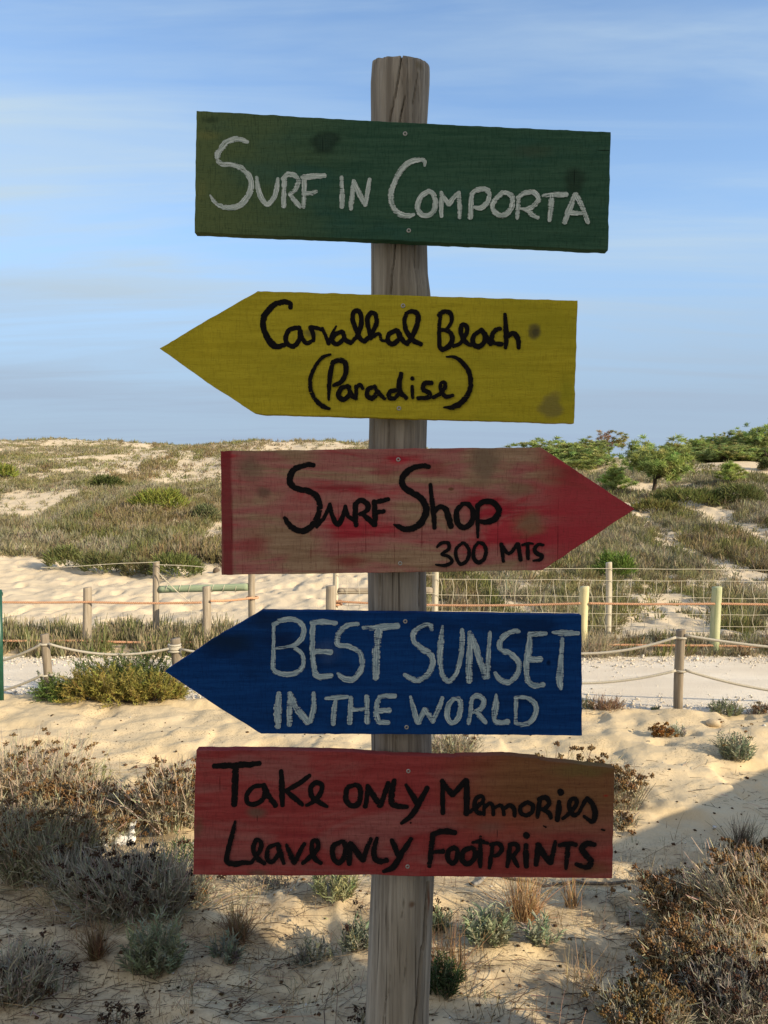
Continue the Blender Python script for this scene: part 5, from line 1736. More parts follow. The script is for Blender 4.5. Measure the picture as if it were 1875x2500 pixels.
tuft("dry_grass", "thin upright straw grass under the right half of the lowest board", 1395, 2240, 130, 110, 70, (0.44, 0.30, 0.16), 0.25, droop=0.1)
leafy("herb", "grey green herb with broad pale leaves right of the post", 1190, 2338, 150, 100, 60, 17, (0.33, 0.37, 0.24), 0.034, 0.0065, 0.5)
leafy("herb", "small pale herb beside the reddish straw grass", 1325, 2332, 80, 80, 20, 14, (0.36, 0.40, 0.28), 0.034, 0.0065, 0.5)
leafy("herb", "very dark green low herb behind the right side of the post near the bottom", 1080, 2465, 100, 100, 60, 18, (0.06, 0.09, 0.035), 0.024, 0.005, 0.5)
tuft("dry_grass", "reddish wiry stalks along the right side of the post", 1095, 2420, 150, 160, 110, (0.26, 0.16, 0.09), 0.32, droop=0.1, base=0.3)
leafy("herb", "green herb half hidden by the right side of the post", 1075, 2290, 70, 60, 26, 12, (0.28, 0.32, 0.18), 0.03, 0.005, 0.4, heads=5)
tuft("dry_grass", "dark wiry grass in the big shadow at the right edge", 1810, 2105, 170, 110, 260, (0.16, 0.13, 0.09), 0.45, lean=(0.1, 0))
everlasting("everlasting_shrub", "pale leaning shrub topped with brown heads right of the lowest board", 1660, 2275, 190, 140, 420, (-0.05, 0), 0.42, leafy=5, group=GR, stem_c=(0.60, 0.50, 0.35), spread=0.45)
everlasting("everlasting_shrub", "straw coloured shrub of long parallel stems leaning left at the right edge", 1850, 2300, 260, 180, 600, (-0.30, 0), 0.26, leafy=3, group=GR, stem_c=(0.62, 0.53, 0.38), spread=0.38)
everlasting("everlasting_shrub", "brown headed shrub in the middle of the lower right thicket", 1650, 2410, 190, 110, 300, (-0.1, 0), 0.55, leafy=5, group=GR, head_r=0.023)
everlasting("everlasting_shrub", "dark tangled shrub filling the bottom right corner", 1800, 2510, 300, 140, 460, (-0.1, 0), 0.22, HEAD_DARK, (0.36, 0.32, 0.26), 6, (0.33, 0.31, 0.25), 0.6, group=GR)
everlasting("everlasting_shrub", "olive brown flowering shrub at the bottom edge right of centre", 1570, 2545, 230, 125, 360, (0, 0), 0.42, (0.16, 0.10, 0.04), (0.50, 0.43, 0.31), 7, (0.34, 0.33, 0.25), 0.5, group=GR)
tuft("dry_grass", "straw grass wisps on sunlit sand between post and thicket", 1420, 2440, 200, 120, 90, (0.42, 0.31, 0.18), 0.7, base=0.3)

# sprawling bush at the edge of the track
def sprig_bush(name, label, px, py, wpx, hpx, n, c, lean=(0, 0), leaf=0.020, lw=0.005, spread=0.9, depth=0.45, up=0.6, per=20, dl=0.0):
    p = drop(px, py); D = p[1] + dl; p = stand(p[0] / p[1], D)
    w = wpx / F_PX * D; h = hpx / F_PX * D
    t = thing(name, label, "bush", tuple(p))
    st, lf = Acc(), Acc()
    # sprays: a branch carrying 5 shoots
    B = disc(n, w * 0.44, w * 0.44 * depth)
    dome = np.sqrt(np.clip(1 - (B[:, 0] / (w * 0.5)) ** 2 - (B[:, 1] / (w * 0.5 * depth)) ** 2 * 0.6, 0.05, 1))
    base = B.copy(); base[:, 0] *= 0.75; base[:, 1] *= 0.75; base[:, 2] = -0.02
    d = rnd_dir(n, spread * 0.5, lean); d[:, 0] += B[:, 0] / (w * 0.5) * 0.6; d[:, 1] += B[:, 1] / (w * 0.5 * depth) * 0.35
    d[:, 2] *= up / 0.6
    d /= np.linalg.norm(d, axis=1, keepdims=True)
    L = h * dome * RNG.uniform(0.35, 1.15, n) * (0.8 + 0.5 * vnoise(B[:, 0] / (w * 0.09), B[:, 1] / 0.1, 9))
    L = np.maximum(L, h * 0.15)
    st.ribbons(base, d, L, 0.005, (0, 0, 0.02), vary((0.20, 0.15, 0.10), n), 2, 0.5)
    m = 4
    s = RNG.uniform(0.45, 1.0, (n, m))
    P = (base[:, None] + d[:, None] * (L[:, None] * s)[..., None]).reshape(-1, 3)
    dd = np.repeat(d, m, 0) + RNG.normal(0, 0.45, (n * m, 3)); dd[:, 2] = np.abs(dd[:, 2]) * 0.9
    dd /= np.linalg.norm(dd, axis=1, keepdims=True)
    L2 = RNG.uniform(0.05, 0.12, n * m)
    N2 = n * m
    s2 = np.linspace(0.05, 1, per)[None] + RNG.uniform(-0.02, 0.02, (N2, per))
    Q = (P[:, None] + dd[:, None] * (L2[:, None] * s2)[..., None]).reshape(-1, 3)
    th = RNG.uniform(0, 2 * np.pi, N2 * per)
    rad = RNG.normal(0, 0.6, (N2 * per, 3))
    ld = np.repeat(dd, per, 0) * 0.8 + rad
    cc = np.repeat(vary(c, N2, 0.35, 0.08), per, 0) * RNG.uniform(0.8, 1.2, (N2 * per, 1))
    lf.ribbons(Q, ld, leaf * RNG.uniform(0.6, 1.2, N2 * per), lw, (0, 0, 0), cc, 1, 0.4)
    st.build("branches", M_STEM, t)
    lf.build("foliage", M_LEAF, t)
    return t


sprig_bush("bush", "dark green sprawling bush by the left rope post on the near side of the track", 320, 1708, 320, 135, 300, (0.125, 0.170, 0.052), (-0.12, 0), dl=0.06)
sprig_bush("bush", "yellow green low bush spilling onto the sand in front of the dark green one", 300, 1722, 420, 84, 340, (0.300, 0.265, 0.070), (0.1, -0.1), depth=0.22, spread=1.2)
sprig_bush("bush", "bright green prostrate sprays at the foot of the left rope post", 165, 1718, 150, 62, 90, (0.13, 0.19, 0.05), (-0.2, -0.1), depth=0.3, spread=1.2)
everlasting("dry_clump", "brown dead clump on the sand edge right of the blue board", 1480, 1742, 120, 40, 130, (0.1, 0), 0, stem_c=(0.30, 0.20, 0.13), leafy=0, spread=1.1, cat="plant")
leafy("herb", "tiny dark green herb at the track edge left of the right rope post", 1600, 1741, 24, 18, 20, 8, (0.06, 0.085, 0.04), 0.02, 0.006, 0.6)
leafy("herb", "silver green leafy herb at the track edge right of the rope post", 1770, 1745, 110, 42, 80, 10, (0.26, 0.29, 0.17), 0.024, 0.007, 0.6)
everlasting("dry_clump", "brown twiggy clump at the track edge by the right side of the picture", 1860, 1748, 90, 36, 70, (0.1, 0), 0.1, stem_c=(0.27, 0.20, 0.14), leafy=2, spread=1.0, cat="plant")
leafy("herb", "low olive herb at the track edge touching the right end of the blue board", 1432, 1740, 60, 34, 40, 9, (0.20, 0.21, 0.12), 0.02, 0.005, 0.8)
tuft("dry_grass", "big pale bleached grass clump under the yellow fence post", 1445, 1602, 150, 88, 420, (0.42, 0.36, 0.24), 0.55, 0.0032, (0.12, 0), droop=0.2, base=0.3)


# ---- uncountable growth: fringe behind the track and heath over the dunes
def clump_field(acc, P, H, Wd, C, nb, wid, up=0.35, seg=2, lean=(0.05, 0), mound=0.0):
    """every clump: nb short upright shoots"""
    n = len(P)
    B = np.repeat(P, nb, 0)
    off = RNG.normal(0, 0.42, (n * nb, 2))
    W2 = np.repeat(Wd, nb)
    d = rnd_dir(n * nb, up, lean)
    d[:, :2] += off * 0.7
    fall = np.clip(1.05 - 0.45 * (off ** 2).sum(1) / 0.35, 0.30, 1.1)
    rise = mound * np.repeat(H, nb) * fall * RNG.random(n * nb) ** 0.6
    B = B + np.stack([off[:, 0] * W2, off[:, 1] * W2, rise - 0.02], -1)
    L = np.repeat(H, nb) * fall * RNG.uniform(0.6, 1.15, n * nb) * (1 - 0.62 * mound)
    cc = np.repeat(C, nb, 0) * RNG.uniform(0.7, 1.3, (n * nb, 1)) * (1 + RNG.normal(0, 0.06, (n * nb, 3)))
    # ground under the clump follows the slope
    acc.ribbons(B, d, L, wid, (0, 0, -0.05), np.clip(cc, 0.003, 1), seg, 0.35)


HEATH = np.array([[0.220, 0.215, 0.080], [0.270, 0.245, 0.120], [0.310, 0.275, 0.175], [0.37, 0.335, 0.250], [0.155, 0.170, 0.058], [0.250, 0.180, 0.100], [0.245, 0.248, 0.088]])


def pick(n, wts, x=None, y=None):
    i = RNG.choice(len(HEATH), n, p=np.array(wts) / np.sum(wts))
    return HEATH[i] * RNG.uniform(0.8, 1.2, (n, 1))


def fringe():
    a = Acc()
    # left of the path opening: grey-green fleshy shoots
    n = 520
    px = RNG.uniform(-60, 640, n); D = RNG.uniform(7.12, 8.05, n)
    x = (px - CX) / F_PX * D
    keep = (fbm(x / 0.5, D / 0.4, 401, 2) > -0.22)
    x, D = x[keep], D[keep]; n = len(x)
    z = terrain(x, D)
    c = np.where((RNG.random(n) < 0.65)[:, None], np.array([[0.36, 0.31, 0.19]]), np.array([[0.22, 0.23, 0.09]])) * RNG.uniform(0.75, 1.2, (n, 1))
    clump_field(a, np.stack([x, D, z], -1), RNG.uniform(0.10, 0.26, n), np.full(n, 0.10), c, 46, 0.011, 0.22)
    # right: drier
    n = 420
    px = RNG.uniform(1080, 2000, n); D = RNG.uniform(7.14, 7.75, n)
    x = (px - CX) / F_PX * D
    z = terrain(x, D)
    c = pick(n, [1, 1, 3, 4, 0.5, 0.6, 1])
    clump_field(a, np.stack([x, D, z], -1), RNG.uniform(0.05, 0.15, n), np.full(n, 0.10), c, 40, 0.009, 0.35)
    o = a.build("roadside_scrub", M_LEAF)
    tag(o, "grey green scrub fringing the far edge of the pale track", "scrub", kind='stuff')


fringe()


def heath():
    a = Acc()
    def region(n, t0, t1, d0, d1, h, w, nb, wid, thr, seed, wts, lim=None, seg=2):
        t = RNG.uniform(t0, t1, n); D = np.exp(RNG.uniform(math.log(d0), math.log(d1), n))
        x = t * D
        m = 0.34 * fbm(x / 5.5, D / 8.0, seed, 2) + 1.15 * fbm(x / (0.8 + D * 0.012), D / (1.1 + D * 0.03), seed + 40, 2)
        k = m > thr
        if lim is not None: k &= lim(t, D, x)
        x, D = x[k], D[k]; n = len(x)
        z = terrain(x, D)
        zone = vnoise(x / 3.5, D / 5, seed + 3)
        c = pick(n, wts)
        c2 = HEATH[np.clip(((zone + 0.5) * 7).astype(int), 0, 6)]
        c = (0.55 * c + 0.45 * c2) * RNG.uniform(0.75, 1.25, (n, 1))
        H = RNG.uniform(*h, n) * (1 + 0.5 * zone)
        clump_field(a, np.stack([x, D, z], -1), H, w * RNG.uniform(0.7, 1.4, n), c, nb, wid, 0.5, seg, (0.05, 0), 0.5)
    WL = [2, 3, 3.5, 2.6, 1.4, 1.4, 1.6]
    WR = [2.4, 3, 3, 2.0, 1.5, 1.8, 1.8]
    path = lambda t, D, x: ~((D < 15.6 - 1.2 * smooth(-0.5, -0.25, t) + 0.9 * vnoise(x / 1.2, D * 0, 88)) & (t < 0.03))
    region(2200, -0.62, 0.02, 14.2, 19, (0.14, 0.34), 0.19, 54, 0.017, -0.24, 501, WL, path)
    region(7500, -0.66, 0.08, 19, 33, (0.12, 0.30), 0.22, 32, 0.020, -0.20, 501, WL, None, 1)
    region(12500, -0.66, 0.14, 33, 62, (0.12, 0.30), 0.26, 16, 0.034, -0.10, 501, WL, None, 1)
    region(1300, 0.02, 0.66, 8.0, 12.5, (0.10, 0.27), 0.15, 60, 0.011, -0.14, 601, WR)
    region(3400, 0.02, 0.66, 12.5, 19, (0.11, 0.29), 0.17, 48, 0.015, -0.20, 601, WR)
    region(5600, 0.04, 0.66, 19, 30, (0.13, 0.31), 0.22, 32, 0.023, -0.22, 601, WR)
    region(1500, 0.06, 0.66, 30, 42, (0.12, 0.26), 0.32, 24, 0.038, 0.06, 601, WR, None, 1)
    region(7000, -0.66, 0.14, 27, 62, (0.10, 0.24), 0.22, 14, 0.038, -9, 501, WL, None, 1)
    region(1300, -0.66, 0.08, 16, 28, (0.08, 0.22), 0.16, 22, 0.020, -9, 501, WL, None, 1)
    region(1500, 0.03, 0.66, 9, 30, (0.06, 0.18), 0.13, 22, 0.016, -9, 601, WR, None, 1)
    o = a.build("dune_heath", M_LEAF)
    tag(o, "olive and grey heath scrub covering the dune slopes", "heath", kind='stuff')


heath()


def litter():
    """twigs, straw and bits of dead plant lying on the near sand"""
    a = Acc()
    def lay(n, f, L, w, c, up):
        t = RNG.uniform(-0.62, 0.62, n); D = np.exp(RNG.uniform(math.log(2.0), math.log(4.3), n))
        x = t * D
        k = fbm(x / 0.5, D / 0.5, 701, 2) + f(x, D) > RNG.uniform(-0.35, 0.45, n)
        x, D = x[k], D[k]; n = len(x)
        P = np.stack([x, D, terrain(x, D) + 0.004], -1)
        th = RNG.normal(0.25, 0.7, n)
        d = np.stack([np.cos(th), np.sin(th) * 0.8, np.abs(RNG.normal(0, up, n))], -1)
        a.ribbons(P, d, RNG.gamma(3.0, L / 3, n), w, np.stack([RNG.normal(0, .3, n), RNG.normal(0, .3, n), -0.1 * np.ones(n)], -1), vary(c, n, 0.5), 3, 0.4)
    lay(5200, lambda x, D: -0.12 + 0.30 * (D < 3.3) + 0.12 * (x < 0), 0.07, 0.0022, (0.20, 0.15, 0.10), 0.05)
    lay(1100, lambda x, D: -0.05 + 0.25 * (D < 3.2), 0.11, 0.0026, (0.36, 0.27, 0.17), 0.25)
    lay(2600, lambda x, D: -0.15 + 0.35 * (D < 3.0), 0.06, 0.0030, (0.09, 0.06, 0.04), 0.04)
    # thin living and dead stalks standing singly
    n = 1100
    t = RNG.uniform(-0.6, 0.6, n); D = np.exp(RNG.uniform(math.log(2.05), math.log(3.5), n)); x = t * D
    k = fbm(x / 0.4, D / 0.35, 711, 2) > 0.02
    x, D = x[k], D[k]; n = len(x)
    P = np.stack([x, D, terrain(x, D) - 0.005], -1)
    a.ribbons(P, rnd_dir(n, 0.35), RNG.uniform(0.04, 0.16, n), 0.0022, (0.1, 0, -0.2), vary((0.30, 0.21, 0.12), n, 0.5), 3, 0.3)
    # small dead and living tufts between the shrubs
    n = 900
    t = RNG.uniform(-0.6, 0.6, n); D = np.exp(RNG.uniform(math.log(2.05), math.log(3.45), n)); x = t * D
    k = fbm(x / 0.5, D / 0.4, 741, 2) > -0.08
    x, D = x[k], D[k]; n = len(x)
    P = np.stack([x, D, terrain(x, D)], -1)
    cols = np.array([[0.33, 0.30, 0.22], [0.26, 0.28, 0.17], [0.40, 0.30, 0.17], [0.20, 0.15, 0.10]])[RNG.integers(0, 4, n)]
    clump_field(a, P, RNG.uniform(0.02, 0.085, n), RNG.uniform(0.015, 0.07, n), cols, 18, 0.0024, 0.7, 2, (0, 0))
    # crumbs of dead leaf and shell
    n = 1500
    t = RNG.uniform(-0.62, 0.62, n); D = np.exp(RNG.uniform(math.log(2.0), math.log(5.2), n)); x = t * D
    P = np.stack([x, D, terrain(x, D) + 0.002], -1)
    c = np.where((RNG.random(n) < 0.12)[:, None], np.array([[0.75, 0.72, 0.66]]), vary((0.11, 0.065, 0.035), n, 0.5))
    a.blobs(P, RNG.gamma(2.0, 0.0022, n) + 0.0012, c, 0.6)
    o = a.build("plant_litter", M_STEM)
    tag(o, "dry twigs and crumbs of dead plants scattered over the near sand", "plant litter", kind='stuff')


litter()

# ---- single shrubs that stand out on the dunes
def dune_bush(acc, h, w, n, c, leaf=(0.07, 0.13), wid=0.03, flat=0.6):
    th = RNG.uniform(0, 2 * np.pi, n); cz = RNG.random(n) ** 0.7
    rr = np.sqrt(1 - cz * cz * 0.9)
    lump = 1 + 0.35 * vnoise(th * 1.6, cz * 3, int(n) % 97)
    r = RNG.uniform(0.55, 1.0, n) ** 0.5 * lump
    P = np.stack([np.cos(th) * rr * w * 0.5 * r, np.sin(th) * rr * w * 0.5 * r * 0.8, cz * h * 0.9 * r], -1)
    d = P / (np.linalg.norm(P, axis=1, keepdims=True) + 1e-6) * 0.6 + RNG.normal(0, 0.5, (n, 3)); d[:, 2] = np.abs(d[:, 2]) + 0.35
    acc.ribbons(P, d, RNG.uniform(*leaf, n), wid, (0, 0, 0), vary(np.array(c) * 1.25, n, 0.4), 1, 0.4)


GB = "single bushes on the dunes"
for px, py, wpx, hpx, D, c, lab in (
        (262, 1190, 75, 22, None, (0.080, 0.098, 0.032), "low dark green bush standing alone on the left slope"),
        (390, 1242, 140, 46, None, (0.190, 0.210, 0.045), "rounded yellow green bush on the left slope beside the red board"),
        (8, 1168, 60, 30, None, (0.200, 0.225, 0.050), "bright green bush on the slope at the left edge"),
        (160, 1388, 95, 56, None, (0.150, 0.160, 0.060), "olive bush at the foot of the left slope, nearest the left edge"),
        (250, 1400, 100, 46, None, (0.120, 0.125, 0.050), "low olive bush at the foot of the left slope, second from the left edge"),
        (430, 1408, 130, 52, None, (0.130, 0.150, 0.048), "dense olive bush behind the tall wire fence post at the left"),
        (335, 1403, 75, 46, None, (0.145, 0.135, 0.065), "brownish bush just left of the tall wire fence post"),
        (500, 1270, 60, 40, None, (0.140, 0.150, 0.075), "grey green bush at the left edge of the red board"),
        (1503, 1408, 100, 58, None, (0.140, 0.205, 0.045), "bright green bush right behind the pale post in the netting"),
        (1685, 1232, 190, 40, None, (0.130, 0.145, 0.045), "wide dark olive bush under the round pine on the right slope"),
        (1800, 1232, 130, 46, None, (0.135, 0.150, 0.055), "olive bush around the foot of the pointed sapling"),
        (1868, 1150, 26, 22, None, (0.060, 0.070, 0.025), "small dark bush on the pale crest at the right edge"),
        (1600, 1245, 110, 26, None, (0.19, 0.18, 0.06), "yellowish low bush in front of the round pine"),
):
    p = drop(px, py); D = p[1]
    h = hpx / F_PX * D; w = wpx / F_PX * D
    a = Acc()
    n = int(np.clip(900 * (wpx / 80.0), 300, 2200))
    s = D / 22.0
    dune_bush(a, h, w, n, c, (0.08 * s + 0.03, 0.16 * s + 0.05), 0.026 * max(s, 0.5))
    o = a.build("bush", M_LEAF, None, tuple(p))
    tag(o, lab, "bush", GB)


# ---- pines on the right
def limb(acc, A, B, r0, r1, n=8, wig=0.05, c=(0.10, 0.075, 0.055)):
    s = np.linspace(0, 1, n)
    P = A[None] * (1 - s)[:, None] + B[None] * s[:, None]
    P += wig * np.linalg.norm(B - A) * np.stack([fbm(s * 3 + A[0] * 9, s * 0 + 1, 3), fbm(s * 3 + A[1] * 9, s * 0 + 2, 4), s * 0], -1) * np.minimum(s, 1)[:, None] * 2
    acc.tube(P, r0 * (1 - s) + r1 * s, 7, c)
    return P


def needles(acc, P, n, L, wid, c, up=0.5):
    m = len(P)
    B = np.repeat(P, n, 0) + RNG.normal(0, L * 0.18, (m * n, 3))
    d = RNG.normal(0, 0.7, (m * n, 3)); d[:, 2] += up
    C = np.repeat(vary(c, m, 0.30, 0.08), n, 0) * RNG.uniform(0.75, 1.25, (m * n, 1))
    acc.ribbons(B, d, L * RNG.uniform(0.6, 1.15, m * n), wid, (0, 0, -0.1), C, 1, 0.4)


def pine_meshes(kind, seed):
    global RNG
    keep = RNG; RNG = np.random.default_rng(seed)
    tr, cr = Acc(), Acc()
    if kind == 'round':                 # crown of several rounded masses on a short leaning trunk, height 1
        top = np.array([0.10, 0.0, 0.62])
        limb(tr, np.array([0.0, 0, -0.06]), top, 0.035, 0.018)
        tips = []
        for k in range(16):
            th = RNG.uniform(0, 2 * np.pi); h0 = RNG.uniform(0.30, 0.62)
            A = np.array([0.10 * h0 / 0.62, 0, h0])
            R = RNG.uniform(0.22, 0.46)
            Bp = np.array([np.cos(th) * R, np.sin(th) * R, h0 + RNG.uniform(0.08, 0.42 - 0.4 * (R - 0.2))])
            limb(tr, A, Bp, 0.012, 0.004, 6, 0.15)
            tips.append(Bp)
            for j in range(3):
                tips.append(A * (1 - .6) + Bp * .6 + RNG.normal(0, 0.06, 3))
        tips = np.array(tips)
        Q = (tips[:, None] + RNG.normal(0, 0.065, (len(tips), 6, 3))).reshape(-1, 3)
        needles(cr, Q, 44, 0.075, 0.0105, (0.37, 0.44, 0.145), 0.6)
    elif kind == 'mound':               # dense low crown to the ground, wider than tall
        limb(tr, np.array([0, 0, -0.06]), np.array([0.03, 0, 0.7]), 0.04, 0.012)
        tips = []
        for k in range(34):
            th = RNG.uniform(0, 2 * np.pi); h0 = RNG.uniform(0.08, 0.6)
            R = 0.62 * math.sqrt(RNG.random()) * (1.05 - 0.6 * h0)
            Bp = np.array([np.cos(th) * R, np.sin(th) * R, h0 + RNG.uniform(0.02, 0.38)])
            limb(tr, np.array([0.02, 0, h0 * 0.8]), Bp, 0.010, 0.003, 5, 0.15)
            tips.append(Bp); tips.append(Bp * 0.75 + np.array([0, 0, 0.03]) + RNG.normal(0, .05, 3))
        tips = np.array(tips)
        Q = (tips[:, None] + RNG.normal(0, 0.085, (len(tips), 6, 3)) * np.array([1, 1, 0.7])).reshape(-1, 3)
        Q[:, 2] = np.maximum(Q[:, 2], 0.02)
        needles(cr, Q, 52, 0.070, 0.0115, (0.36, 0.43, 0.155), 0.7)
    elif kind == 'spire':               # young pine: whorls on a straight leader
        limb(tr, np.array([0, 0, -0.05]), np.array([0.0, 0, 0.95]), 0.022, 0.006, 8, 0.02)
        P = []
        for z in (0.18, 0.34, 0.5, 0.65, 0.79):
            for k in range(6):
                th = 2 * np.pi * (k + RNG.random()) / 6; R = (0.42 * (1 - z) + 0.05) * RNG.uniform(0.6, 1.15)
                Bp = np.array([np.cos(th) * R, np.sin(th) * R, z + R * 0.55])
                limb(tr, np.array([0, 0, z]), Bp, 0.008, 0.003, 5, 0.05)
                for s in (0.45, 0.7, 0.9, 1.0):
                    P.append(np.array([0, 0, z]) * (1 - s) + Bp * s)
        for z in np.linspace(0.55, 1.0, 9): P.append(np.array([0, 0, z]))
        P = np.array(P)
        needles(cr, P, 60, 0.10, 0.010, (0.46, 0.53, 0.165), 0.8)
    elif kind == 'sparse':              # half dead: rusty and thin
        limb(tr, np.array([0, 0, -0.06]), np.array([-0.05, 0, 0.8]), 0.03, 0.01)
        tips = []
        for k in range(22):
            th = RNG.uniform(0, 2 * np.pi); h0 = RNG.uniform(0.35, 0.8)
            R = RNG.uniform(0.15, 0.42)
            Bp = np.array([np.cos(th) * R, np.sin(th) * R, h0 + RNG.uniform(0.05, 0.3)])
            limb(tr, np.array([-0.04 * h0, 0, h0]), Bp, 0.012, 0.004, 6, 0.25, (0.22, 0.16, 0.12))
            tips.append(Bp)
        tips = np.array(tips)
        Q = (tips[:, None] + RNG.normal(0, 0.045, (len(tips), 5, 3))).reshape(-1, 3)
        half = Q[:, 0] > 0.02
        needles(cr, Q[half], 44, 0.07, 0.012, (0.38, 0.36, 0.13))
        needles(cr, Q[~half], 30, 0.07, 0.011, (0.42, 0.29, 0.19))
    RNG = keep
    return tr.mesh("trunk", M_STEM), cr.mesh("crown", M_LEAF)


PM = {k: [pine_meshes(k, s) for s in seeds] for k, seeds in {'round': (5, 6), 'mound': (15, 16, 17), 'spire': (25, 26), 'sparse': (35,)}.items()}
GP = "pines along the right crest"
pines = [
    # px, base row, top row, depth, kind, variant, width factor, label
    (1352, 1150, 1072, 36.0, 'mound', 0, 2.4, "broad bluish green pine mound above the head of the red arrow"),
    (1418, 1146, 1066, 37.5, 'mound', 1, 1.9, "taller pine crown between the broad mound and the rusty tree"),
    (1488, 1138, 1056, 40, 'sparse', 0, 1.7, "thin rusty and yellow half dead pine on the skyline"),
    (1555, 1140, 1094, 38, 'mound', 2, 2.2, "low dark pine scrub at the dip right of the rusty tree"),
    (1462, 1150, 1104, 36, 'mound', 2, 2.2, "low olive pine scrub in front of the rusty tree"),
    (1592, 1225, 1080, 23.5, 'round', 0, 1.35, "round pine with a bare leaning trunk standing out on the slope"),
    (1500, 1222, 1136, 25, 'spire', 0, 1.5, "light green young pine left of the round pine, beside the red arrow tip"),
    (1783, 1205, 1128, 26, 'spire', 1, 1.7, "pointed light green sapling on the slope at the right"),
    (1655, 1132, 1076, 37, 'mound', 1, 1.7, "leftmost pine of the long row on the right crest"),
    (1700, 1134, 1070, 37, 'round', 1, 1.5, "rounded pine second from the left in the row on the right crest"),
    (1742, 1132, 1062, 38, 'mound', 0, 1.6, "pale pine third from the left in the row on the right crest"),
    (1780, 1130, 1058, 38, 'mound', 2, 1.5, "pine fourth from the left in the row on the right crest"),
    (1812, 1134, 1052, 37, 'round', 0, 1.5, "pine fifth from the left in the row, its branches above the others"),
    (1846, 1134, 1050, 37, 'mound', 1, 1.4, "dense pine next to the tallest one at the right edge"),
    (1882, 1136, 1028, 36, 'mound', 0, 1.2, "tallest pine, cut by the right edge of the picture"),
    (1720, 1140, 1094, 34.5, 'mound', 2, 2.4, "low front pine scrub under the third pine of the row"),
    (1815, 1140, 1088, 34.5, 'mound', 1, 2.4, "low front pine scrub under the fifth pine of the row"),
    (1768, 1140, 1086, 33.5, 'mound', 0, 2.2, "low front pine scrub between its two neighbours under the row"),
    (1868, 1140, 1082, 33.5, 'mound', 2, 2.2, "low front pine scrub cut by the right edge of the picture"),
    (1385, 1150, 1102, 35, 'mound', 2, 2.4, "low pine scrub along the red arrow's upper slanting edge"),
    (1300, 1150, 1092, 37, 'mound', 1, 2.2, "low pine mound just above the red arrow where it meets the sky"),
    (1440, 1150, 1084, 39, 'mound', 0, 2.0, "green pine mound right behind the rusty tree's foot"),
    (1675, 1140, 1082, 36, 'mound', 2, 2.4, "pine scrub filling the gap between the first two pines of the row"),
    (1760, 1140, 1074, 36, 'mound', 1, 2.2, "pine scrub filling the gap between the third and fourth pines of the row"),
    (1830, 1140, 1066, 38, 'mound', 2, 2.0, "pine scrub filling the gap before the dense pine near the right edge"),
    (1630, 1140, 1094, 36, 'mound', 0, 2.4, "low pine scrub behind the right side of the round pine"),
]
for px, pb, pt, D, kind, v, wf, lab in pines:
    t_ = (px - CX) / F_PX
    x = t_ * D
    zt = unp(px, pt, D)[2]
    z0 = float(terrain(x, D)) - 0.03
    h = max(zt - z0, 0.3)
    e = thing("pine_tree", lab, "pine", (x, D, z0), RNG.uniform(0, 6.28) if kind in ('mound',) else 0.0, GP if D > 35 else None)
    e.scale = (h * wf, h * wf, h)
    for nm, me in zip(("trunk", "crown"), PM[kind][v]):
        o = bpy.data.objects.new(nm, me); COL.objects.link(o); o.parent = e

# ---- small things lying about
def stone(name, label, px, py, wpx, hpx, c, cat="stone"):
    p = drop(px, py); D = p[1]
    w = wpx / F_PX * D; h = hpx / F_PX * D
    nu, nv = 18, 10
    th = np.linspace(0, 2 * np.pi, nu, endpoint=False)
    V = []
    for i in range(nv + 1):
        ph = -0.5 * np.pi + np.pi * i / nv
        k = 1 + 0.25 * vnoise(np.cos(th) * 1.5 + px, np.sin(th) * 1.5 + ph * 1.2, 9)
        V.append(np.stack([np.cos(ph) * np.cos(th) * w / 2 * k, np.cos(ph) * np.sin(th) * w / 2.4 * k, np.full(nu, math.sin(ph) * h * 0.75)], -1))
    V = np.array(V).reshape(-1, 3)
    i = np.arange(nv)[:, None] * nu; j = np.arange(nu)[None]; j2 = (j + 1) % nu
    a = Acc(); a.add(V, f4=np.stack([i + j, i + j2, i + nu + j2, i + nu + j], -1).reshape(-1, 4))
    o = a.build(name, mat_simple("stone_" + label.split()[0], tuple(x * 0.8 for x in c), c, 60, 0.9), None, tuple(p + np.array([0, 0, h * 0.25])), smooth_shade=True)
    tag(o, label, cat)


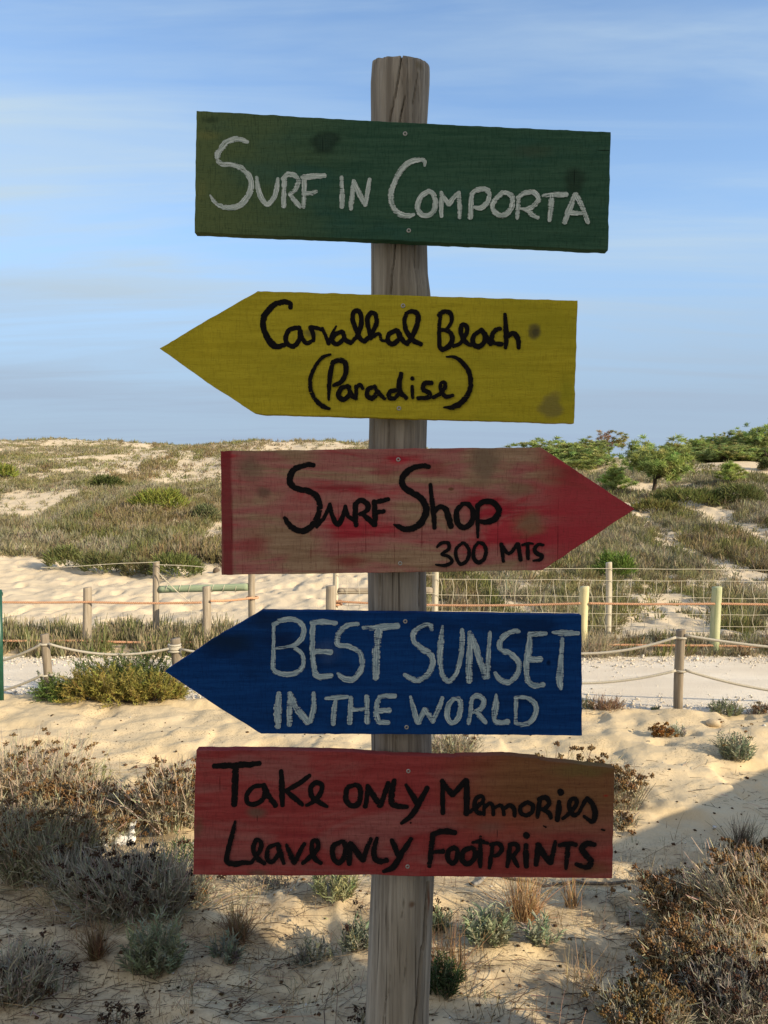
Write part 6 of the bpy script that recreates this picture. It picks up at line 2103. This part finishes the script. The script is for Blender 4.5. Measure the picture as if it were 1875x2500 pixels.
stone("stone", "pale sandy stone half buried in the sand right of the rope post", 1740, 1782, 34, 14, (0.52, 0.42, 0.28))
stone("stone", "dark brown lump on the sand path beside the red board's lower left corner", 528, 1397, 18, 11, (0.13, 0.10, 0.075))


def paper():
    p = drop(288, 2075); D = p[1]
    n = 15
    g = np.linspace(-1, 1, n)
    X, Y = np.meshgrid(g, g)
    w = 0.075
    V = np.stack([X * w * (1 + 0.25 * vnoise(Y * 2, X, 1)), Y * 0.035 + 0.03 * vnoise(X * 3, Y * 3, 2), 0.05 + 0.035 * Y + 0.075 * vnoise(X * 2.4, Y * 2.1, 3) + 0.03 * vnoise(X * 6, Y * 6, 4)], -1).reshape(-1, 3)
    i = np.arange(n - 1)[:, None] * n; j = np.arange(n - 1)[None]
    F = np.stack([i + j, i + j + 1, i + n + j + 1, i + n + j], -1).reshape(-1, 4)
    a = Acc(); a.add(V, f4=F)
    o = a.build("crumpled_paper", mat_simple("white_paper", (0.74, 0.74, 0.73), (0.82, 0.82, 0.81), 30, 0.7), None, tuple(p))
    m = o.modifiers.new("thickness", 'SOLIDIFY'); m.thickness = 0.0012
    tag(o, "crumpled white paper caught among the brown shrubs at the left", "litter")


paper()


def hose(name, label, pix, r, c, cat):
    P = []
    for x, y in pix:
        p = drop(x, y); p[2] += r * 0.9; P.append(p)
    Q = catmull(np.array(P), 8)
    Q[:, 2] = terrain(Q[:, 0], Q[:, 1]) + r * 0.8
    a = Acc(); a.tube(Q, r * (1 + 0.2 * vnoise(np.arange(len(Q)) / 5.0, np.zeros(len(Q)), 4)), 9)
    o = a.build(name, mat_simple("bark_" + label.split()[0], tuple(x * 0.7 for x in c), c, 80, 0.8), smooth_shade=True)
    tag(o, label, cat)


hose("dry_branch", "long dark bent branch lying on the sand under the lowest board", [(1225, 2155), (1275, 2168), (1340, 2177), (1420, 2181), (1500, 2181), (1570, 2178)], 0.006, (0.16, 0.13, 0.10), "branch")
hose("dry_branch", "short grey branch lying crosswise under the lowest board right of the post", [(1155, 2184), (1178, 2170), (1200, 2145), (1212, 2120)], 0.008, (0.27, 0.25, 0.22), "branch")
